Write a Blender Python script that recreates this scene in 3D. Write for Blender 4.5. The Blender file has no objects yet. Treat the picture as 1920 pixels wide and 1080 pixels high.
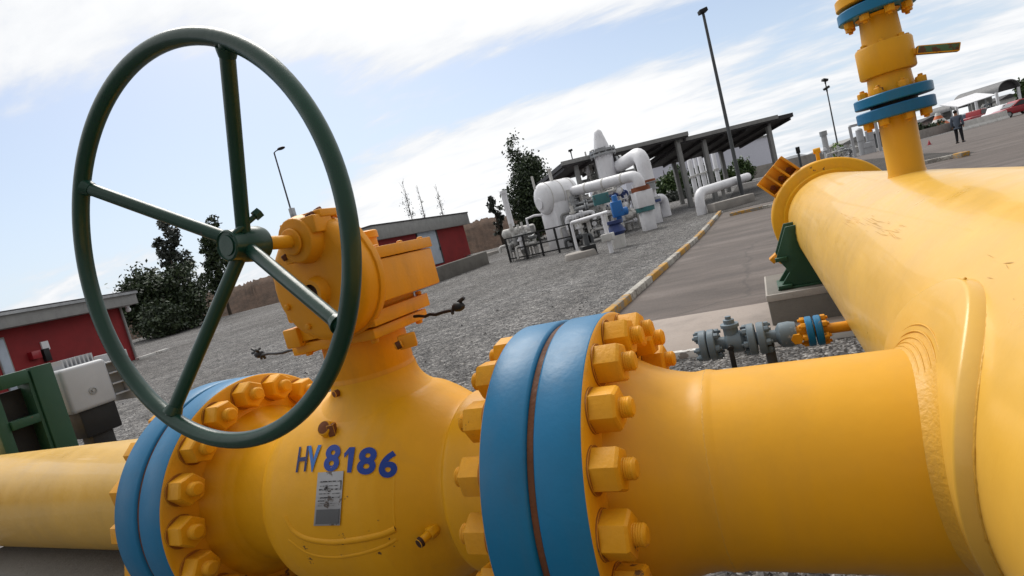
import bpy, bmesh, math, random
import numpy as np
from mathutils import Vector, Matrix
R = math.radians
PI = math.pi
random.seed(7)
rng = np.random.default_rng(11)
scn = bpy.context.scene
col = scn.collection

# ------------------------------------------------------------------ survey
# the camera pose; survey helpers turn a bearing seen from it into a real point
EYE = Vector((0.0, 0.0, 1.15))
FPX = 1022.63
YAW, PITCH, ROLL = R(25.709), R(5.1077), R(14.5326)
_f = Vector((-math.sin(YAW)*math.cos(PITCH), math.cos(YAW)*math.cos(PITCH), -math.sin(PITCH)))
_r = Vector((math.cos(YAW), math.sin(YAW), 0.0))
_d = _f.cross(_r)
RIGHT = math.cos(ROLL)*_r + math.sin(ROLL)*_d
DOWN = -math.sin(ROLL)*_r + math.cos(ROLL)*_d
FWD = _f

def ray(u, v):
    return RIGHT*((u-960)/FPX) + DOWN*((v-540)/FPX) + FWD

def pd(u, v, D):            # point at forward depth D
    return EYE + ray(u, v)*D

def aty(u, v, y):
    d = ray(u, v); return EYE + d*(y/d.y)

def atx(u, v, x):
    d = ray(u, v); return EYE + d*(x/d.x)

def terrain(x, y):
    r = math.hypot(x, y)
    t = max(0.0, r-14.0)
    z = 0.032*(t*t/(t+2.0)) if t > 0 else 0.0
    if r > 45: z = 0.032*(31*31/33.0) + 0.004*(r-45)**0.5
    # the yard on the right stays lower than the bank on the left
    if z > 0.30:
        a = math.degrees(math.atan2(y, x)); w_ = min(1.0, max(0.0, (a-78.0)/20.0)) if a > -90 else 1.0; w_ = w_*w_*(3-2*w_)
        low = 0.30+0.10*(1-math.exp(-(z-0.30)/0.10)); z = low*(1-w_)+z*w_
    return z

def ground(u, v):           # where a bearing meets the terrain
    d = ray(u, v); h = math.hypot(d.x, d.y)
    lo, hi = 0.5, 400.0
    def g(t):
        p = EYE + d*t
        return p.z - terrain(p.x, p.y)
    t = lo/h
    step = 0.05
    while t*h < hi and g(t) > 0: t += step/h*max(1.0, t*h*0.02)
    a, b = t-step/h*max(1.0, t*h*0.02), t
    for _ in range(30):
        m = (a+b)/2
        if g(m) > 0: a = m
        else: b = m
    p = EYE + d*b
    return Vector((p.x, p.y, terrain(p.x, p.y)))

def depth(p): return (Vector(p)-EYE).dot(FWD)

def bearing(u, v):          # horizontal unit direction
    d = ray(u, v); d.z = 0; return d.normalized()

# ------------------------------------------------------------------ objects
def thing(name, label, cat, loc=(0, 0, 0), group=None):
    o = bpy.data.objects.new(name, None); col.objects.link(o)
    o.empty_display_size = 0.1
    o.location = loc; o['label'] = label; o['category'] = cat
    if group: o['group'] = group
    return o

def tag(o, label, cat, group=None):
    o['label'] = label; o['category'] = cat
    if group: o['group'] = group
    return o

def world_loc(o):
    v = Vector((0, 0, 0))
    while o is not None:
        v += o.location; o = o.parent
    return v

def dup_tree(o, parent=None):
    c = o.copy(); col.objects.link(c); c.parent = parent
    for ch in list(o.children): dup_tree(ch, c)
    return c

def frame_from(axis, up=None):
    a = Vector(axis).normalized()
    if up is None:
        up = Vector((0, 0, 1)) if abs(a.z) < 0.95 else Vector((1, 0, 0))
    s = up.cross(a).normalized(); t = a.cross(s)
    return a, s, t

class MB:
    def __init__(self): self.v = []; self.f = []; self.m = []
    def add(self, vs, fs, mi=0):
        n = len(self.v); self.v.extend([Vector(p) for p in vs])
        for f in fs: self.f.append([n+i for i in f]); self.m.append(mi)
        return self
    def box(self, c, s, rz=0.0, mi=0, rot=None):
        c = Vector(c); h = Vector(s)*0.5
        Mx = rot if rot is not None else Matrix.Rotation(rz, 3, 'Z')
        vs = [c + Mx @ Vector((sx*h.x, sy*h.y, sz*h.z)) for sz in (-1, 1) for sy in (-1, 1) for sx in (-1, 1)]
        return self.add(vs, [(0,2,3,1),(4,5,7,6),(0,1,5,4),(2,6,7,3),(0,4,6,2),(1,3,7,5)], mi)
    def bar(self, a, b, w, h, up=None, mi=0):
        a = Vector(a); b = Vector(b); ax, s, t = frame_from(b-a, up)
        vs = []
        for p in (a, b):
            for i, j in ((-1,-1),(1,-1),(1,1),(-1,1)): vs.append(p + s*(i*w/2) + t*(j*h/2))
        return self.add(vs, [(3,2,1,0),(4,5,6,7),(0,1,5,4),(1,2,6,5),(2,3,7,6),(3,0,4,7)], mi)
    def lathe(self, o, axis, prof, n=48, mi=0, mis=None, up=None, close=True):
        # prof: list of (t along axis, radius)
        o = Vector(o); a, s, t = frame_from(axis, up)
        vs = []; fs = []; base = len(self.v)
        for (tt, rr) in prof:
            for k in range(n):
                an = 2*PI*k/n
                vs.append(o + a*tt + (s*math.cos(an)+t*math.sin(an))*rr)
        for i in range(len(prof)-1):
            m_ = mis[i] if mis else mi
            self_f = []
            for k in range(n):
                k2 = (k+1) % n
                self_f.append((i*n+k, i*n+k2, (i+1)*n+k2, (i+1)*n+k))
            fs.append((self_f, m_))
        if close:
            if prof[0][1] > 1e-5: fs.append(([tuple(reversed(range(n)))], mis[0] if mis else mi))
            if prof[-1][1] > 1e-5: fs.append(([tuple(range((len(prof)-1)*n, len(prof)*n))], mis[-1] if mis else mi))
        self.v.extend(vs)
        for ff, m_ in fs:
            for f in ff: self.f.append([base+i for i in f]); self.m.append(m_)
        return self
    def cyl(self, a, b, r0, r1=None, n=24, mi=0, bev=0.0):
        a = Vector(a); b = Vector(b); L = (b-a).length; r1 = r0 if r1 is None else r1
        if bev: prof = [(0, r0-bev), (bev, r0), (L-bev, r1), (L, r1-bev)]
        else: prof = [(0, r0), (L, r1)]
        return self.lathe(a, b-a, prof, n, mi)
    def tube(self, pts, r, n=12, mi=0, closed=False, radii=None):
        pts = [Vector(p) for p in pts]; N = len(pts); vs = []
        prev = None
        for i, p in enumerate(pts):
            if closed: d = pts[(i+1) % N]-pts[i-1]
            else: d = pts[min(i+1, N-1)]-pts[max(i-1, 0)]
            d.normalize()
            if prev is None: _, s, t = frame_from(d)
            else:
                s = prev - d*prev.dot(d); s.normalize(); t = d.cross(s)
            prev = s
            rr = radii[i] if radii else r
            for k in range(n):
                an = 2*PI*k/n; vs.append(p + (s*math.cos(an)+t*math.sin(an))*rr)
        fs = []
        M_ = N if closed else N-1
        for i in range(M_):
            j = (i+1) % N
            for k in range(n):
                k2 = (k+1) % n; fs.append((i*n+k, i*n+k2, j*n+k2, j*n+k))
        if not closed:
            fs.append(tuple(reversed(range(n)))); fs.append(tuple(range((N-1)*n, N*n)))
        return self.add(vs, fs, mi)
    def prism(self, poly, o, ex, ey, ez, h, mi=0):
        # polygon (2D) in plane (ex,ey) at o, extruded by h along ez
        o = Vector(o); ex = Vector(ex); ey = Vector(ey); ez = Vector(ez); n = len(poly)
        vs = [o+ex*p[0]+ey*p[1] for p in poly] + [o+ex*p[0]+ey*p[1]+ez*h for p in poly]
        fs = [tuple(reversed(range(n))), tuple(range(n, 2*n))]
        for i in range(n): fs.append((i, (i+1) % n, n+(i+1) % n, n+i))
        return self.add(vs, fs, mi)
    def sphere(self, c, r, n=12, m=8, sc=(1, 1, 1), mi=0):
        c = Vector(c); vs = [c+Vector((0, 0, -r*sc[2]))]; fs = []
        for i in range(1, m):
            th = -PI/2+PI*i/m
            for k in range(n):
                an = 2*PI*k/n
                vs.append(c+Vector((r*sc[0]*math.cos(th)*math.cos(an), r*sc[1]*math.cos(th)*math.sin(an), r*sc[2]*math.sin(th))))
        vs.append(c+Vector((0, 0, r*sc[2])))
        for k in range(n): fs.append((0, 1+(k+1) % n, 1+k))
        for i in range(m-2):
            for k in range(n):
                a = 1+i*n; b = a+n; fs.append((a+k, a+(k+1) % n, b+(k+1) % n, b+k))
        L = len(vs)-1; a = 1+(m-2)*n
        for k in range(n): fs.append((a+k, a+(k+1) % n, L))
        return self.add(vs, fs, mi)
    def build(self, name, mats, parent=None, angle=38, bevel=0.0, segs=2, flat=False):
        if not isinstance(mats, (list, tuple)): mats = [mats]
        off = world_loc(parent) if parent is not None else Vector((0, 0, 0))
        me = bpy.data.meshes.new(name)
        me.from_pydata([tuple(p-off) for p in self.v], [], self.f)
        for m_ in mats: me.materials.append(m_)
        me.polygons.foreach_set('material_index', self.m)
        bm = bmesh.new(); bm.from_mesh(me)
        bmesh.ops.recalc_face_normals(bm, faces=bm.faces)
        if bevel > 0:
            es = [e for e in bm.edges if len(e.link_faces) == 2 and e.calc_face_angle(0) > R(angle)]
            if es:
                bmesh.ops.bevel(bm, geom=es, offset=bevel, segments=segs, affect='EDGES', profile=0.5, clamp_overlap=True)
        bm.to_mesh(me); bm.free()
        if not flat:
            me.polygons.foreach_set('use_smooth', [True]*len(me.polygons))
            me.set_sharp_from_angle(angle=R(angle))
        me.update()
        o = bpy.data.objects.new(name, me); col.objects.link(o)
        o.parent = parent
        return o

def arc(c, ex, ey, r, a0, a1, n):
    c = Vector(c); ex = Vector(ex); ey = Vector(ey)
    return [c+ex*(r*math.cos(R(a0+(a1-a0)*i/n)))+ey*(r*math.sin(R(a0+(a1-a0)*i/n))) for i in range(n+1)]

# ------------------------------------------------------------------ materials
def new_mat(name):
    m = bpy.data.materials.new(name); m.use_nodes = True
    nt = m.node_tree; b = nt.nodes['Principled BSDF']
    return m, nt, b

def N(nt, t, **kw):
    n = nt.nodes.new(t)
    for k, v in kw.items(): setattr(n, k, v)
    return n

def ramp(nt, fac, stops):
    r = N(nt, 'ShaderNodeValToRGB'); e = r.color_ramp.elements
    while len(e) < len(stops): e.new(0.5)
    for x, (p, c) in zip(e, stops):
        x.position = p; x.color = (*c, 1) if len(c) == 3 else c
    nt.links.new(fac, r.inputs[0]); return r.outputs[0]

def mixc(nt, fac, a, b, mode='MIX'):
    n = N(nt, 'ShaderNodeMix', data_type='RGBA', blend_type=mode)
    for s, val in ((0, fac), (6, a), (7, b)):
        if hasattr(val, 'is_linked') or hasattr(val, 'links'): nt.links.new(val, n.inputs[s])
        elif isinstance(val, (int, float)): n.inputs[s].default_value = val
        else: n.inputs[s].default_value = (*val, 1)
    return n.outputs[2]

def noise(nt, scale, detail=4, rough=0.55, vec=None, dist=0.0):
    n = N(nt, 'ShaderNodeTexNoise'); n.inputs['Scale'].default_value = scale
    n.inputs['Detail'].default_value = detail; n.inputs['Roughness'].default_value = rough
    n.inputs['Distortion'].default_value = dist
    if vec is None:
        g = N(nt, 'ShaderNodeNewGeometry'); vec = g.outputs['Position']
    nt.links.new(vec, n.inputs['Vector']); return n.outputs['Fac']

def stretch(nt, sc):
    g = N(nt, 'ShaderNodeNewGeometry'); m = N(nt, 'ShaderNodeMapping'); m.inputs['Scale'].default_value = sc
    nt.links.new(g.outputs['Position'], m.inputs['Vector']); return m.outputs[0]

def bump(nt, b, h, strength=0.2, dist=0.01, prev=None):
    n = N(nt, 'ShaderNodeBump'); n.inputs['Strength'].default_value = strength; n.inputs['Distance'].default_value = dist
    nt.links.new(h, n.inputs['Height'])
    if prev is not None: nt.links.new(prev, n.inputs['Normal'])
    nt.links.new(n.outputs[0], b.inputs['Normal']); return n.outputs[0]

def paint(name, c, rough=0.42, var=0.10, chips=0.0, spec=0.35, streak=0.0, wavy=0.0, chip_col=(0.10, 0.045, 0.02), chip_scale=30, bumpy=0.08, coat=0.0, grime=0.0, bscale=90, metallic=0.0):
    m, nt, b = new_mat(name)
    lo = tuple(x*(1-var) for x in c); hi = tuple(min(1, x*(1+var)) for x in c)
    f = noise(nt, 3.1, 5, 0.6)
    base = ramp(nt, f, [(0.3, lo), (0.7, hi)])
    if grime:
        g = noise(nt, 7.0, 8, 0.7, stretch(nt, (1, 1, 0.35)))
        gm = ramp(nt, g, [(0.52, (0, 0, 0)), (0.74, (grime, grime, grime))])
        base = mixc(nt, gm, base, tuple(0.45*x+0.02 for x in c))
    if chips:
        k = noise(nt, chip_scale, 6, 0.65)
        k2 = noise(nt, 4.0, 3, 0.5)
        mm = N(nt, 'ShaderNodeMath', operation='MULTIPLY'); nt.links.new(k, mm.inputs[0]); nt.links.new(k2, mm.inputs[1])
        t = 0.46-chips
        cm = ramp(nt, mm.outputs[0], [(t, (0, 0, 0)), (t+0.015, (1, 1, 1))])
        base = mixc(nt, cm, base, chip_col)
    if streak:   # rain streaks and dust settled on the paint
        st_ = noise(nt, 9.0, 6, 0.6, stretch(nt, (1.0, 1.0, 0.10)))
        d2 = noise(nt, 1.7, 5, 0.6)
        mm2 = N(nt, 'ShaderNodeMath', operation='MULTIPLY'); nt.links.new(st_, mm2.inputs[0]); nt.links.new(d2, mm2.inputs[1])
        sm_ = ramp(nt, mm2.outputs[0], [(0.24, (0, 0, 0)), (0.42, (streak,)*3)])
        base = mixc(nt, sm_, base, tuple(0.55*x+0.05 for x in c))
    nt.links.new(base, b.inputs['Base Color'])
    b.inputs['Specular IOR Level'].default_value = spec
    rr = ramp(nt, noise(nt, 12, 4), [(0.25, (rough*0.8,)*3), (0.75, (min(1, rough*1.25),)*3)])
    nt.links.new(rr, b.inputs['Roughness'])
    b.inputs['Metallic'].default_value = metallic
    b.inputs['Coat Weight'].default_value = coat
    if bumpy:
        pb = bump(nt, b, noise(nt, bscale, 3, 0.5), bumpy, 0.004)
        if wavy: bump(nt, b, noise(nt, 4.5, 3, 0.5), wavy, 0.03, pb)
    return m

YEL = (0.70, 0.338, 0.004)
M = {}
M["yellow"] = paint("yellow_paint", YEL, 0.46, 0.07, 0.02, grime=0.22, bumpy=0.12, spec=0.30, streak=0.40, wavy=0.14)
M['yellow_pale'] = paint('pale_yellow_paint', (0.71, 0.412, 0.060), 0.33, 0.06, 0.0, grime=0.15, bumpy=0.10, bscale=45, spec=0.5, streak=0.16, coat=0.15, wavy=0.06)  # paler, less saturated yellow for header, pad and left pipe
M['yellow_pipe'] = paint('glossy_yellow_paint', (0.70, 0.345, 0.008), 0.40, 0.05, 0.0, grime=0.12, bumpy=0.08, bscale=60, spec=0.35, streak=0.22, wavy=0.06)
M['yellow_gear'] = paint('orange_yellow_paint', (0.68, 0.285, 0.004), 0.46, 0.10, 0.05, grime=0.45, bumpy=0.16, bscale=110, spec=0.28, streak=0.4)
M['yellow_worn'] = paint('worn_yellow_paint', (0.68, 0.31, 0.006), 0.48, 0.14, 0.08, grime=0.5, bumpy=0.25, bscale=120, spec=0.28, streak=0.35)
M['stain'] = paint('stain_shadow_washer', (0.30, 0.11, 0.012), 0.7, 0.4, 0.12, bumpy=0.3)
M['scuff'] = paint('scuffed_yellow', (0.50, 0.27, 0.05), 0.6, 0.3, 0, bumpy=0.2)
M['weld'] = paint('painted_weld', (0.62, 0.33, 0.035), 0.42, 0.12, 0.06, grime=0.25, bumpy=0.40, bscale=130)
M['blue'] = paint('blue_paint', (0.003, 0.140, 0.300), 0.42, 0.10, 0.02, chip_col=(0.12, 0.12, 0.13), grime=0.35, bumpy=0.10, spec=0.35, streak=0.5)
M['blue_worn'] = paint('worn_blue_paint', (0.008, 0.12, 0.27), 0.5, 0.25, 0.08, chip_col=(0.25, 0.16, 0.05), grime=0.5, bumpy=0.2)
M['green'] = paint('dark_green_paint', (0.006, 0.040, 0.026), 0.34, 0.25, 0.075, chip_col=(0.05, 0.06, 0.055), coat=0.12, bumpy=0.12, bscale=60)
M['green_stand'] = paint('green_steel_paint', (0.016, 0.062, 0.032), 0.45, 0.15, 0.04, bumpy=0.1)
M['green_lever'] = paint('lever_green_paint', (0.06, 0.12, 0.06), 0.5, 0.2, 0.16, bumpy=0.1)
M['rust'] = paint('rusty_steel', (0.13, 0.046, 0.018), 0.75, 0.5, 0, bumpy=0.5)
M['hole_dark'] = paint('dark_hole_paint', (0.05, 0.022, 0.013), 0.7, 0.3, 0, bumpy=0.3)
M['black'] = paint('black_steel', (0.012, 0.012, 0.013), 0.5, 0.3, 0, bumpy=0.15)
M['greypaint'] = paint('blue_grey_paint', (0.13, 0.17, 0.20), 0.45, 0.15, 0.11, chip_col=(0.3, 0.3, 0.3), grime=0.4, bumpy=0.15)
M['greybox'] = paint('pale_grey_enamel', (0.42, 0.43, 0.45), 0.45, 0.08, 0.06, chip_col=(0.30, 0.2, 0.12), grime=0.3, bumpy=0.12)
M['steel'] = paint('galvanised_steel', (0.33, 0.34, 0.35), 0.42, 0.2, 0, bumpy=0.1, metallic=0.6)
M['darksteel'] = paint('weathered_pole_steel', (0.075, 0.08, 0.085), 0.5, 0.2, 0, bumpy=0.1)
M['white'] = paint('white_paint', (0.76, 0.76, 0.79), 0.45, 0.06, 0.03, chip_col=(0.35, 0.25, 0.18), grime=0.35, bumpy=0.1)
M['offwhite'] = paint('weathered_white_paint', (0.56, 0.55, 0.53), 0.55, 0.14, 0.05, chip_col=(0.2, 0.14, 0.1), grime=0.5, bumpy=0.1)
M['brownfl'] = paint('rust_brown_flange', (0.22, 0.065, 0.025), 0.6, 0.2, 0.1)
M['teal'] = paint('teal_paint', (0.05, 0.16, 0.17), 0.5, 0.15, 0.1)
M['actblue'] = paint('bright_blue_paint', (0.02, 0.14, 0.42), 0.4, 0.1, 0.05)
M['navy'] = paint('navy_paint', (0.03, 0.05, 0.16), 0.5, 0.2, 0.05)
M['redpaint'] = paint('red_paint', (0.30, 0.014, 0.022), 0.35, 0.1, 0.0, coat=0.4)
M['letter_blue'] = paint('stencil_blue', (0.008, 0.042, 0.27), 0.5, 0.15, 0.03, chip_col=YEL, chip_scale=60, bumpy=0.05)
M['letter_light'] = paint('faded_stencil_blue', (0.03, 0.13, 0.40), 0.5, 0.25, 0.08, chip_col=YEL, chip_scale=60, bumpy=0.05)
M['letter_dark'] = paint('dark_stencil', (0.012, 0.022, 0.11), 0.5, 0.25, 0.10, chip_col=YEL, chip_scale=60, bumpy=0.05)
M['tin'] = paint('aluminium_plate', (0.30, 0.30, 0.31), 0.38, 0.2, 0.07, chip_col=(0.12, 0.1, 0.09), bumpy=0.15, metallic=0.5)
M['tin_dark'] = paint('dull_plate_panel', (0.10, 0.105, 0.115), 0.5, 0.1, 0, bumpy=0.1)
M['ink'] = paint('black_print', (0.015, 0.013, 0.015), 0.6, 0.3, 0.12, chip_col=(0.25, 0.25, 0.26), chip_scale=150)
M['glass'] = paint('dark_glass', (0.015, 0.018, 0.022), 0.08, 0.1, 0, bumpy=0, coat=0.5)
M['roofdark'] = paint('dark_roof_sheet', (0.045, 0.042, 0.045), 0.6, 0.2, 0, bumpy=0.2)
M['fascia'] = paint('grey_fascia_board', (0.27, 0.27, 0.265), 0.6, 0.12, 0, grime=0.4)
M['doorpaint'] = paint('pale_blue_door_paint', (0.42, 0.48, 0.56), 0.5, 0.08, 0, grime=0.2)
M['skin'] = paint('skin', (0.36, 0.19, 0.12), 0.55, 0.05, 0, bumpy=0.0)
M['jacket'] = paint('grey_blue_cloth', (0.085, 0.105, 0.14), 0.85, 0.15, 0, bumpy=0.2)
M['trousers'] = paint('dark_cloth', (0.014, 0.015, 0.018), 0.85, 0.2, 0, bumpy=0.2)
M['hair'] = paint('dark_hair', (0.012, 0.009, 0.007), 0.6, 0.3, 0, bumpy=0.3)
M['orange'] = paint('orange_band_paint', (0.55, 0.13, 0.04), 0.5, 0.1, 0)
M['tyre'] = paint('tyre_rubber', (0.012, 0.012, 0.012), 0.8, 0.2, 0)
M['kerb_yellow'] = paint('worn_kerb_yellow', (0.42, 0.22, 0.03), 0.75, 0.25, 0.19, chip_col=(0.22, 0.20, 0.17), chip_scale=22, grime=0.6, bumpy=0.4, bscale=50)
M['kerb_white'] = paint('worn_kerb_white', (0.40, 0.38, 0.34), 0.8, 0.2, 0.19, chip_col=(0.2, 0.18, 0.16), chip_scale=22, grime=0.6, bumpy=0.4, bscale=50)
M['whiteline'] = paint('white_edge_paint', (0.62, 0.61, 0.59), 0.7, 0.12, 0.15, chip_col=(0.25, 0.22, 0.2), chip_scale=20, bumpy=0.3)

def concrete(name, c, sc=1.0, stain=0.5):
    m, nt, b = new_mat(name)
    f = noise(nt, 2.2*sc, 9, 0.65); base = ramp(nt, f, [(0.25, tuple(x*0.66 for x in c)), (0.5, c), (0.8, tuple(x*1.22 for x in c))])
    f2 = noise(nt, 1.1*sc, 6, 0.7, stretch(nt, (1, 1, 0.2)))
    base = mixc(nt, ramp(nt, f2, [(0.5, (0, 0, 0)), (0.75, (stain,)*3)]), base, tuple(x*0.45 for x in c))
    sp = noise(nt, 60, 2, 0.6)
    base = mixc(nt, ramp(nt, sp, [(0.63, (0, 0, 0)), (0.7, (0.5,)*3)]), base, tuple(x*0.5 for x in c))
    nt.links.new(base, b.inputs['Base Color']); b.inputs['Roughness'].default_value = 0.9
    bump(nt, b, noise(nt, 45, 6, 0.7), 0.5, 0.01)
    return m
M['concrete'] = concrete('concrete', (0.33, 0.305, 0.28))
M['concrete_dark'] = concrete('dark_concrete', (0.15, 0.14, 0.125))
M['path'] = concrete('path_concrete', (0.30, 0.255, 0.225), 0.8, 0.3)

def brick_red():
    m, nt, b = new_mat('red_wall_paint')
    f = noise(nt, 1.5, 6, 0.6)
    base = ramp(nt, f, [(0.3, (0.19, 0.010, 0.012)), (0.7, (0.27, 0.014, 0.016))])
    nt.links.new(base, b.inputs['Base Color']); b.inputs['Roughness'].default_value = 0.75
    w = N(nt, 'ShaderNodeTexWave', wave_type='BANDS', bands_direction='Z'); w.inputs['Scale'].default_value = 1.6
    g = N(nt, 'ShaderNodeNewGeometry'); nt.links.new(g.outputs['Position'], w.inputs['Vector'])
    bump(nt, b, w.outputs['Fac'], 0.06, 0.02)
    return m
M['redwall'] = brick_red()

def gravel_mat():
    m, nt, b = new_mat('gravel')
    g = N(nt, 'ShaderNodeNewGeometry')
    v = N(nt, 'ShaderNodeTexVoronoi'); v.inputs['Scale'].default_value = 42; nt.links.new(g.outputs['Position'], v.inputs['Vector'])
    v2 = N(nt, 'ShaderNodeTexVoronoi'); v2.inputs['Scale'].default_value = 9; nt.links.new(g.outputs['Position'], v2.inputs['Vector'])
    sep = N(nt, 'ShaderNodeSeparateColor'); nt.links.new(v.outputs['Color'], sep.inputs[0])
    sep2 = N(nt, 'ShaderNodeSeparateColor'); nt.links.new(v2.outputs['Color'], sep2.inputs[0])
    c = ramp(nt, sep.outputs[0], [(0.0, (0.05, 0.048, 0.05)), (0.45, (0.118, 0.116, 0.117)), (0.8, (0.185, 0.183, 0.183)), (1.0, (0.36, 0.355, 0.35))])
    c2 = ramp(nt, sep2.outputs[0], [(0.0, (0.6, 0.6, 0.6)), (1.0, (1.35, 1.33, 1.3))])
    c = mixc(nt, 1.0, c, c2, 'MULTIPLY')
    big = noise(nt, 0.35, 7, 0.62)
    c = mixc(nt, 1.0, c, ramp(nt, big, [(0.3, (0.70, 0.68, 0.66)), (0.7, (1.2, 1.2, 1.21))]), 'MULTIPLY')
    trk = noise(nt, 0.9, 5, 0.6, stretch(nt, (1.5, 0.18, 1)))
    c = mixc(nt, 1.0, c, ramp(nt, trk, [(0.35, (0.80, 0.79, 0.78)), (0.65, (1.14, 1.14, 1.13))]), 'MULTIPLY')
    nt.links.new(c, b.inputs['Base Color']); b.inputs['Roughness'].default_value = 0.95
    inv = N(nt, 'ShaderNodeMath', operation='SUBTRACT'); inv.inputs[0].default_value = 1; nt.links.new(v.outputs['Distance'], inv.inputs[1])
    bump(nt, b, inv.outputs[0], 0.9, 0.03)
    return m
M['gravel'] = gravel_mat()

def stone_mat():
    m, nt, b = new_mat('gravel_stone')
    g = N(nt, 'ShaderNodeNewGeometry')
    c = ramp(nt, g.outputs['Random Per Island'], [(0, (0.055, 0.053, 0.055)), (0.5, (0.125, 0.123, 0.123)), (0.85, (0.205, 0.20, 0.197)), (1, (0.38, 0.37, 0.36))])
    nt.links.new(c, b.inputs['Base Color']); b.inputs['Roughness'].default_value = 0.9
    return m
M['stone'] = stone_mat()

def asphalt_mat():
    m, nt, b = new_mat('asphalt')
    f = noise(nt, 0.8, 8, 0.65, stretch(nt, (0.55, 1.6, 1)))
    c = ramp(nt, f, [(0.3, (0.062, 0.049, 0.043)), (0.52, (0.105, 0.084, 0.074)), (0.75, (0.165, 0.138, 0.124))])
    g = noise(nt, 130, 2, 0.5)
    c = mixc(nt, 1.0, c, ramp(nt, g, [(0.3, (0.7,)*3), (0.7, (1.25,)*3)]), 'MULTIPLY')
    cr = noise(nt, 0.55, 6, 0.6, stretch(nt, (0.25, 2.2, 1)))
    c = mixc(nt, ramp(nt, cr, [(0.56, (0, 0, 0)), (0.66, (0.6,)*3)]), c, (0.055, 0.045, 0.042))
    vc = N(nt, 'ShaderNodeTexVoronoi', feature='DISTANCE_TO_EDGE'); vc.inputs['Scale'].default_value = 0.42
    gw = N(nt, 'ShaderNodeNewGeometry'); nz = N(nt, 'ShaderNodeTexNoise'); nz.inputs['Scale'].default_value = 1.6; nz.inputs['Detail'].default_value = 6; nt.links.new(gw.outputs['Position'], nz.inputs['Vector'])
    av_ = N(nt, 'ShaderNodeMix', data_type='VECTOR'); av_.inputs[0].default_value = 0.35; nt.links.new(gw.outputs['Position'], av_.inputs[4]); nt.links.new(nz.outputs['Color'], av_.inputs[5]); nt.links.new(av_.outputs[1], vc.inputs['Vector'])
    c = mixc(nt, ramp(nt, vc.outputs['Distance'], [(0.002, (0.40,)*3), (0.008, (0, 0, 0))]), c, (0.03, 0.026, 0.024))
    oil = noise(nt, 0.7, 4, 0.5); c = mixc(nt, ramp(nt, oil, [(0.60, (0, 0, 0)), (0.72, (0.45,)*3)]), c, (0.05, 0.042, 0.04))
    nt.links.new(c, b.inputs['Base Color']); b.inputs['Roughness'].default_value = 0.85
    bump(nt, b, g, 0.5, 0.006)
    return m
M['asphalt'] = asphalt_mat()

def soil_mat(name, a, bb, sc=1.0):
    m, nt, b = new_mat(name)
    f = noise(nt, 1.3*sc, 10, 0.7)
    c = ramp(nt, f, [(0.3, a), (0.7, bb)])
    nt.links.new(c, b.inputs['Base Color']); b.inputs['Roughness'].default_value = 1
    bump(nt, b, noise(nt, 6*sc, 8, 0.7), 0.8, 0.1)
    return m
M['soil'] = soil_mat('brown_soil', (0.035, 0.022, 0.015), (0.12, 0.072, 0.048))
M['darksoil'] = soil_mat('dark_soil', (0.022, 0.02, 0.019), (0.07, 0.062, 0.056))
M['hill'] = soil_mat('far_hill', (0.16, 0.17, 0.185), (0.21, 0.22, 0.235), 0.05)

def leaf_mat(name, a, bb, cc):
    m, nt, b = new_mat(name)
    g = N(nt, 'ShaderNodeNewGeometry')
    c = ramp(nt, g.outputs['Random Per Island'], [(0, a), (0.6, bb), (1, cc)])
    nt.links.new(c, b.inputs['Base Color']); b.inputs['Roughness'].default_value = 0.55
    b.inputs['Subsurface Weight'].default_value = 0.0
    return m
M['leaf_dark'] = leaf_mat('dark_foliage', (0.014, 0.026, 0.012), (0.030, 0.052, 0.020), (0.065, 0.095, 0.035))
M['leaf_mid'] = leaf_mat('green_foliage', (0.024, 0.05, 0.012), (0.05, 0.095, 0.024), (0.10, 0.15, 0.045))
M['leaf_grey'] = leaf_mat('grey_green_foliage', (0.025, 0.032, 0.026), (0.05, 0.062, 0.05), (0.09, 0.10, 0.08))
M['leaf_bright'] = leaf_mat('yellow_green_foliage', (0.10, 0.18, 0.03), (0.17, 0.28, 0.05), (0.25, 0.36, 0.09))
M['bark'] = paint('bark', (0.05, 0.038, 0.028), 0.9, 0.3, 0, bumpy=0.5)
M['twig'] = paint('bare_twigs', (0.16, 0.15, 0.15), 0.9, 0.2, 0, bumpy=0)
# ================================================================== FOREGROUND
G0 = -0.07                       # level of the yard under the pipes
_t0 = terrain
def terrain(x, y): return G0 + _t0(x, y)
PY, PZ = 1.1716, 0.5602          # main pipe axis
AX = Vector((1, 0, 0))
def pax(x): return Vector((x, PY, PZ))

# ---- one hex nut with the end of its stud, shared by all big flanges
def nut_mesh(name, af, h, rs, ls, mat, washer=True):
    b = MB(); rc = af/math.sqrt(3)
    prof = [(0.0, rc*0.99), (0.004, rc), (h-0.006*af/0.08, rc), (h, rc*0.90)]
    b.lathe((0, 0, 0), AX, prof, 6)
    if washer: b.lathe((-0.001, 0, 0), AX, [(0, rc*1.04), (0.005*af/0.08, rc*1.04)], 24, mi=1)  # stained ring, dark so it also draws the shadow line under the nut
    sp_ = [(0, rs)]; k_ = 0.002
    while k_ < ls-0.008*af/0.08:
        q_ = 0.0035*af/0.08; sp_ += [(k_, rs), (k_+q_*.5, rs*0.93), (k_+q_, rs)]; k_ += q_*1.35
    b.lathe((h-0.002, 0, 0), AX, sp_+[(ls-0.005*af/0.08, rs), (ls, rs*0.74)], 18)
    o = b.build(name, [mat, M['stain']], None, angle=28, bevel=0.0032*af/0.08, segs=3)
    return o
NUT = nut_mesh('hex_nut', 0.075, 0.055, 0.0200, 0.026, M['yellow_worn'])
NUT_used = [False]
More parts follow.
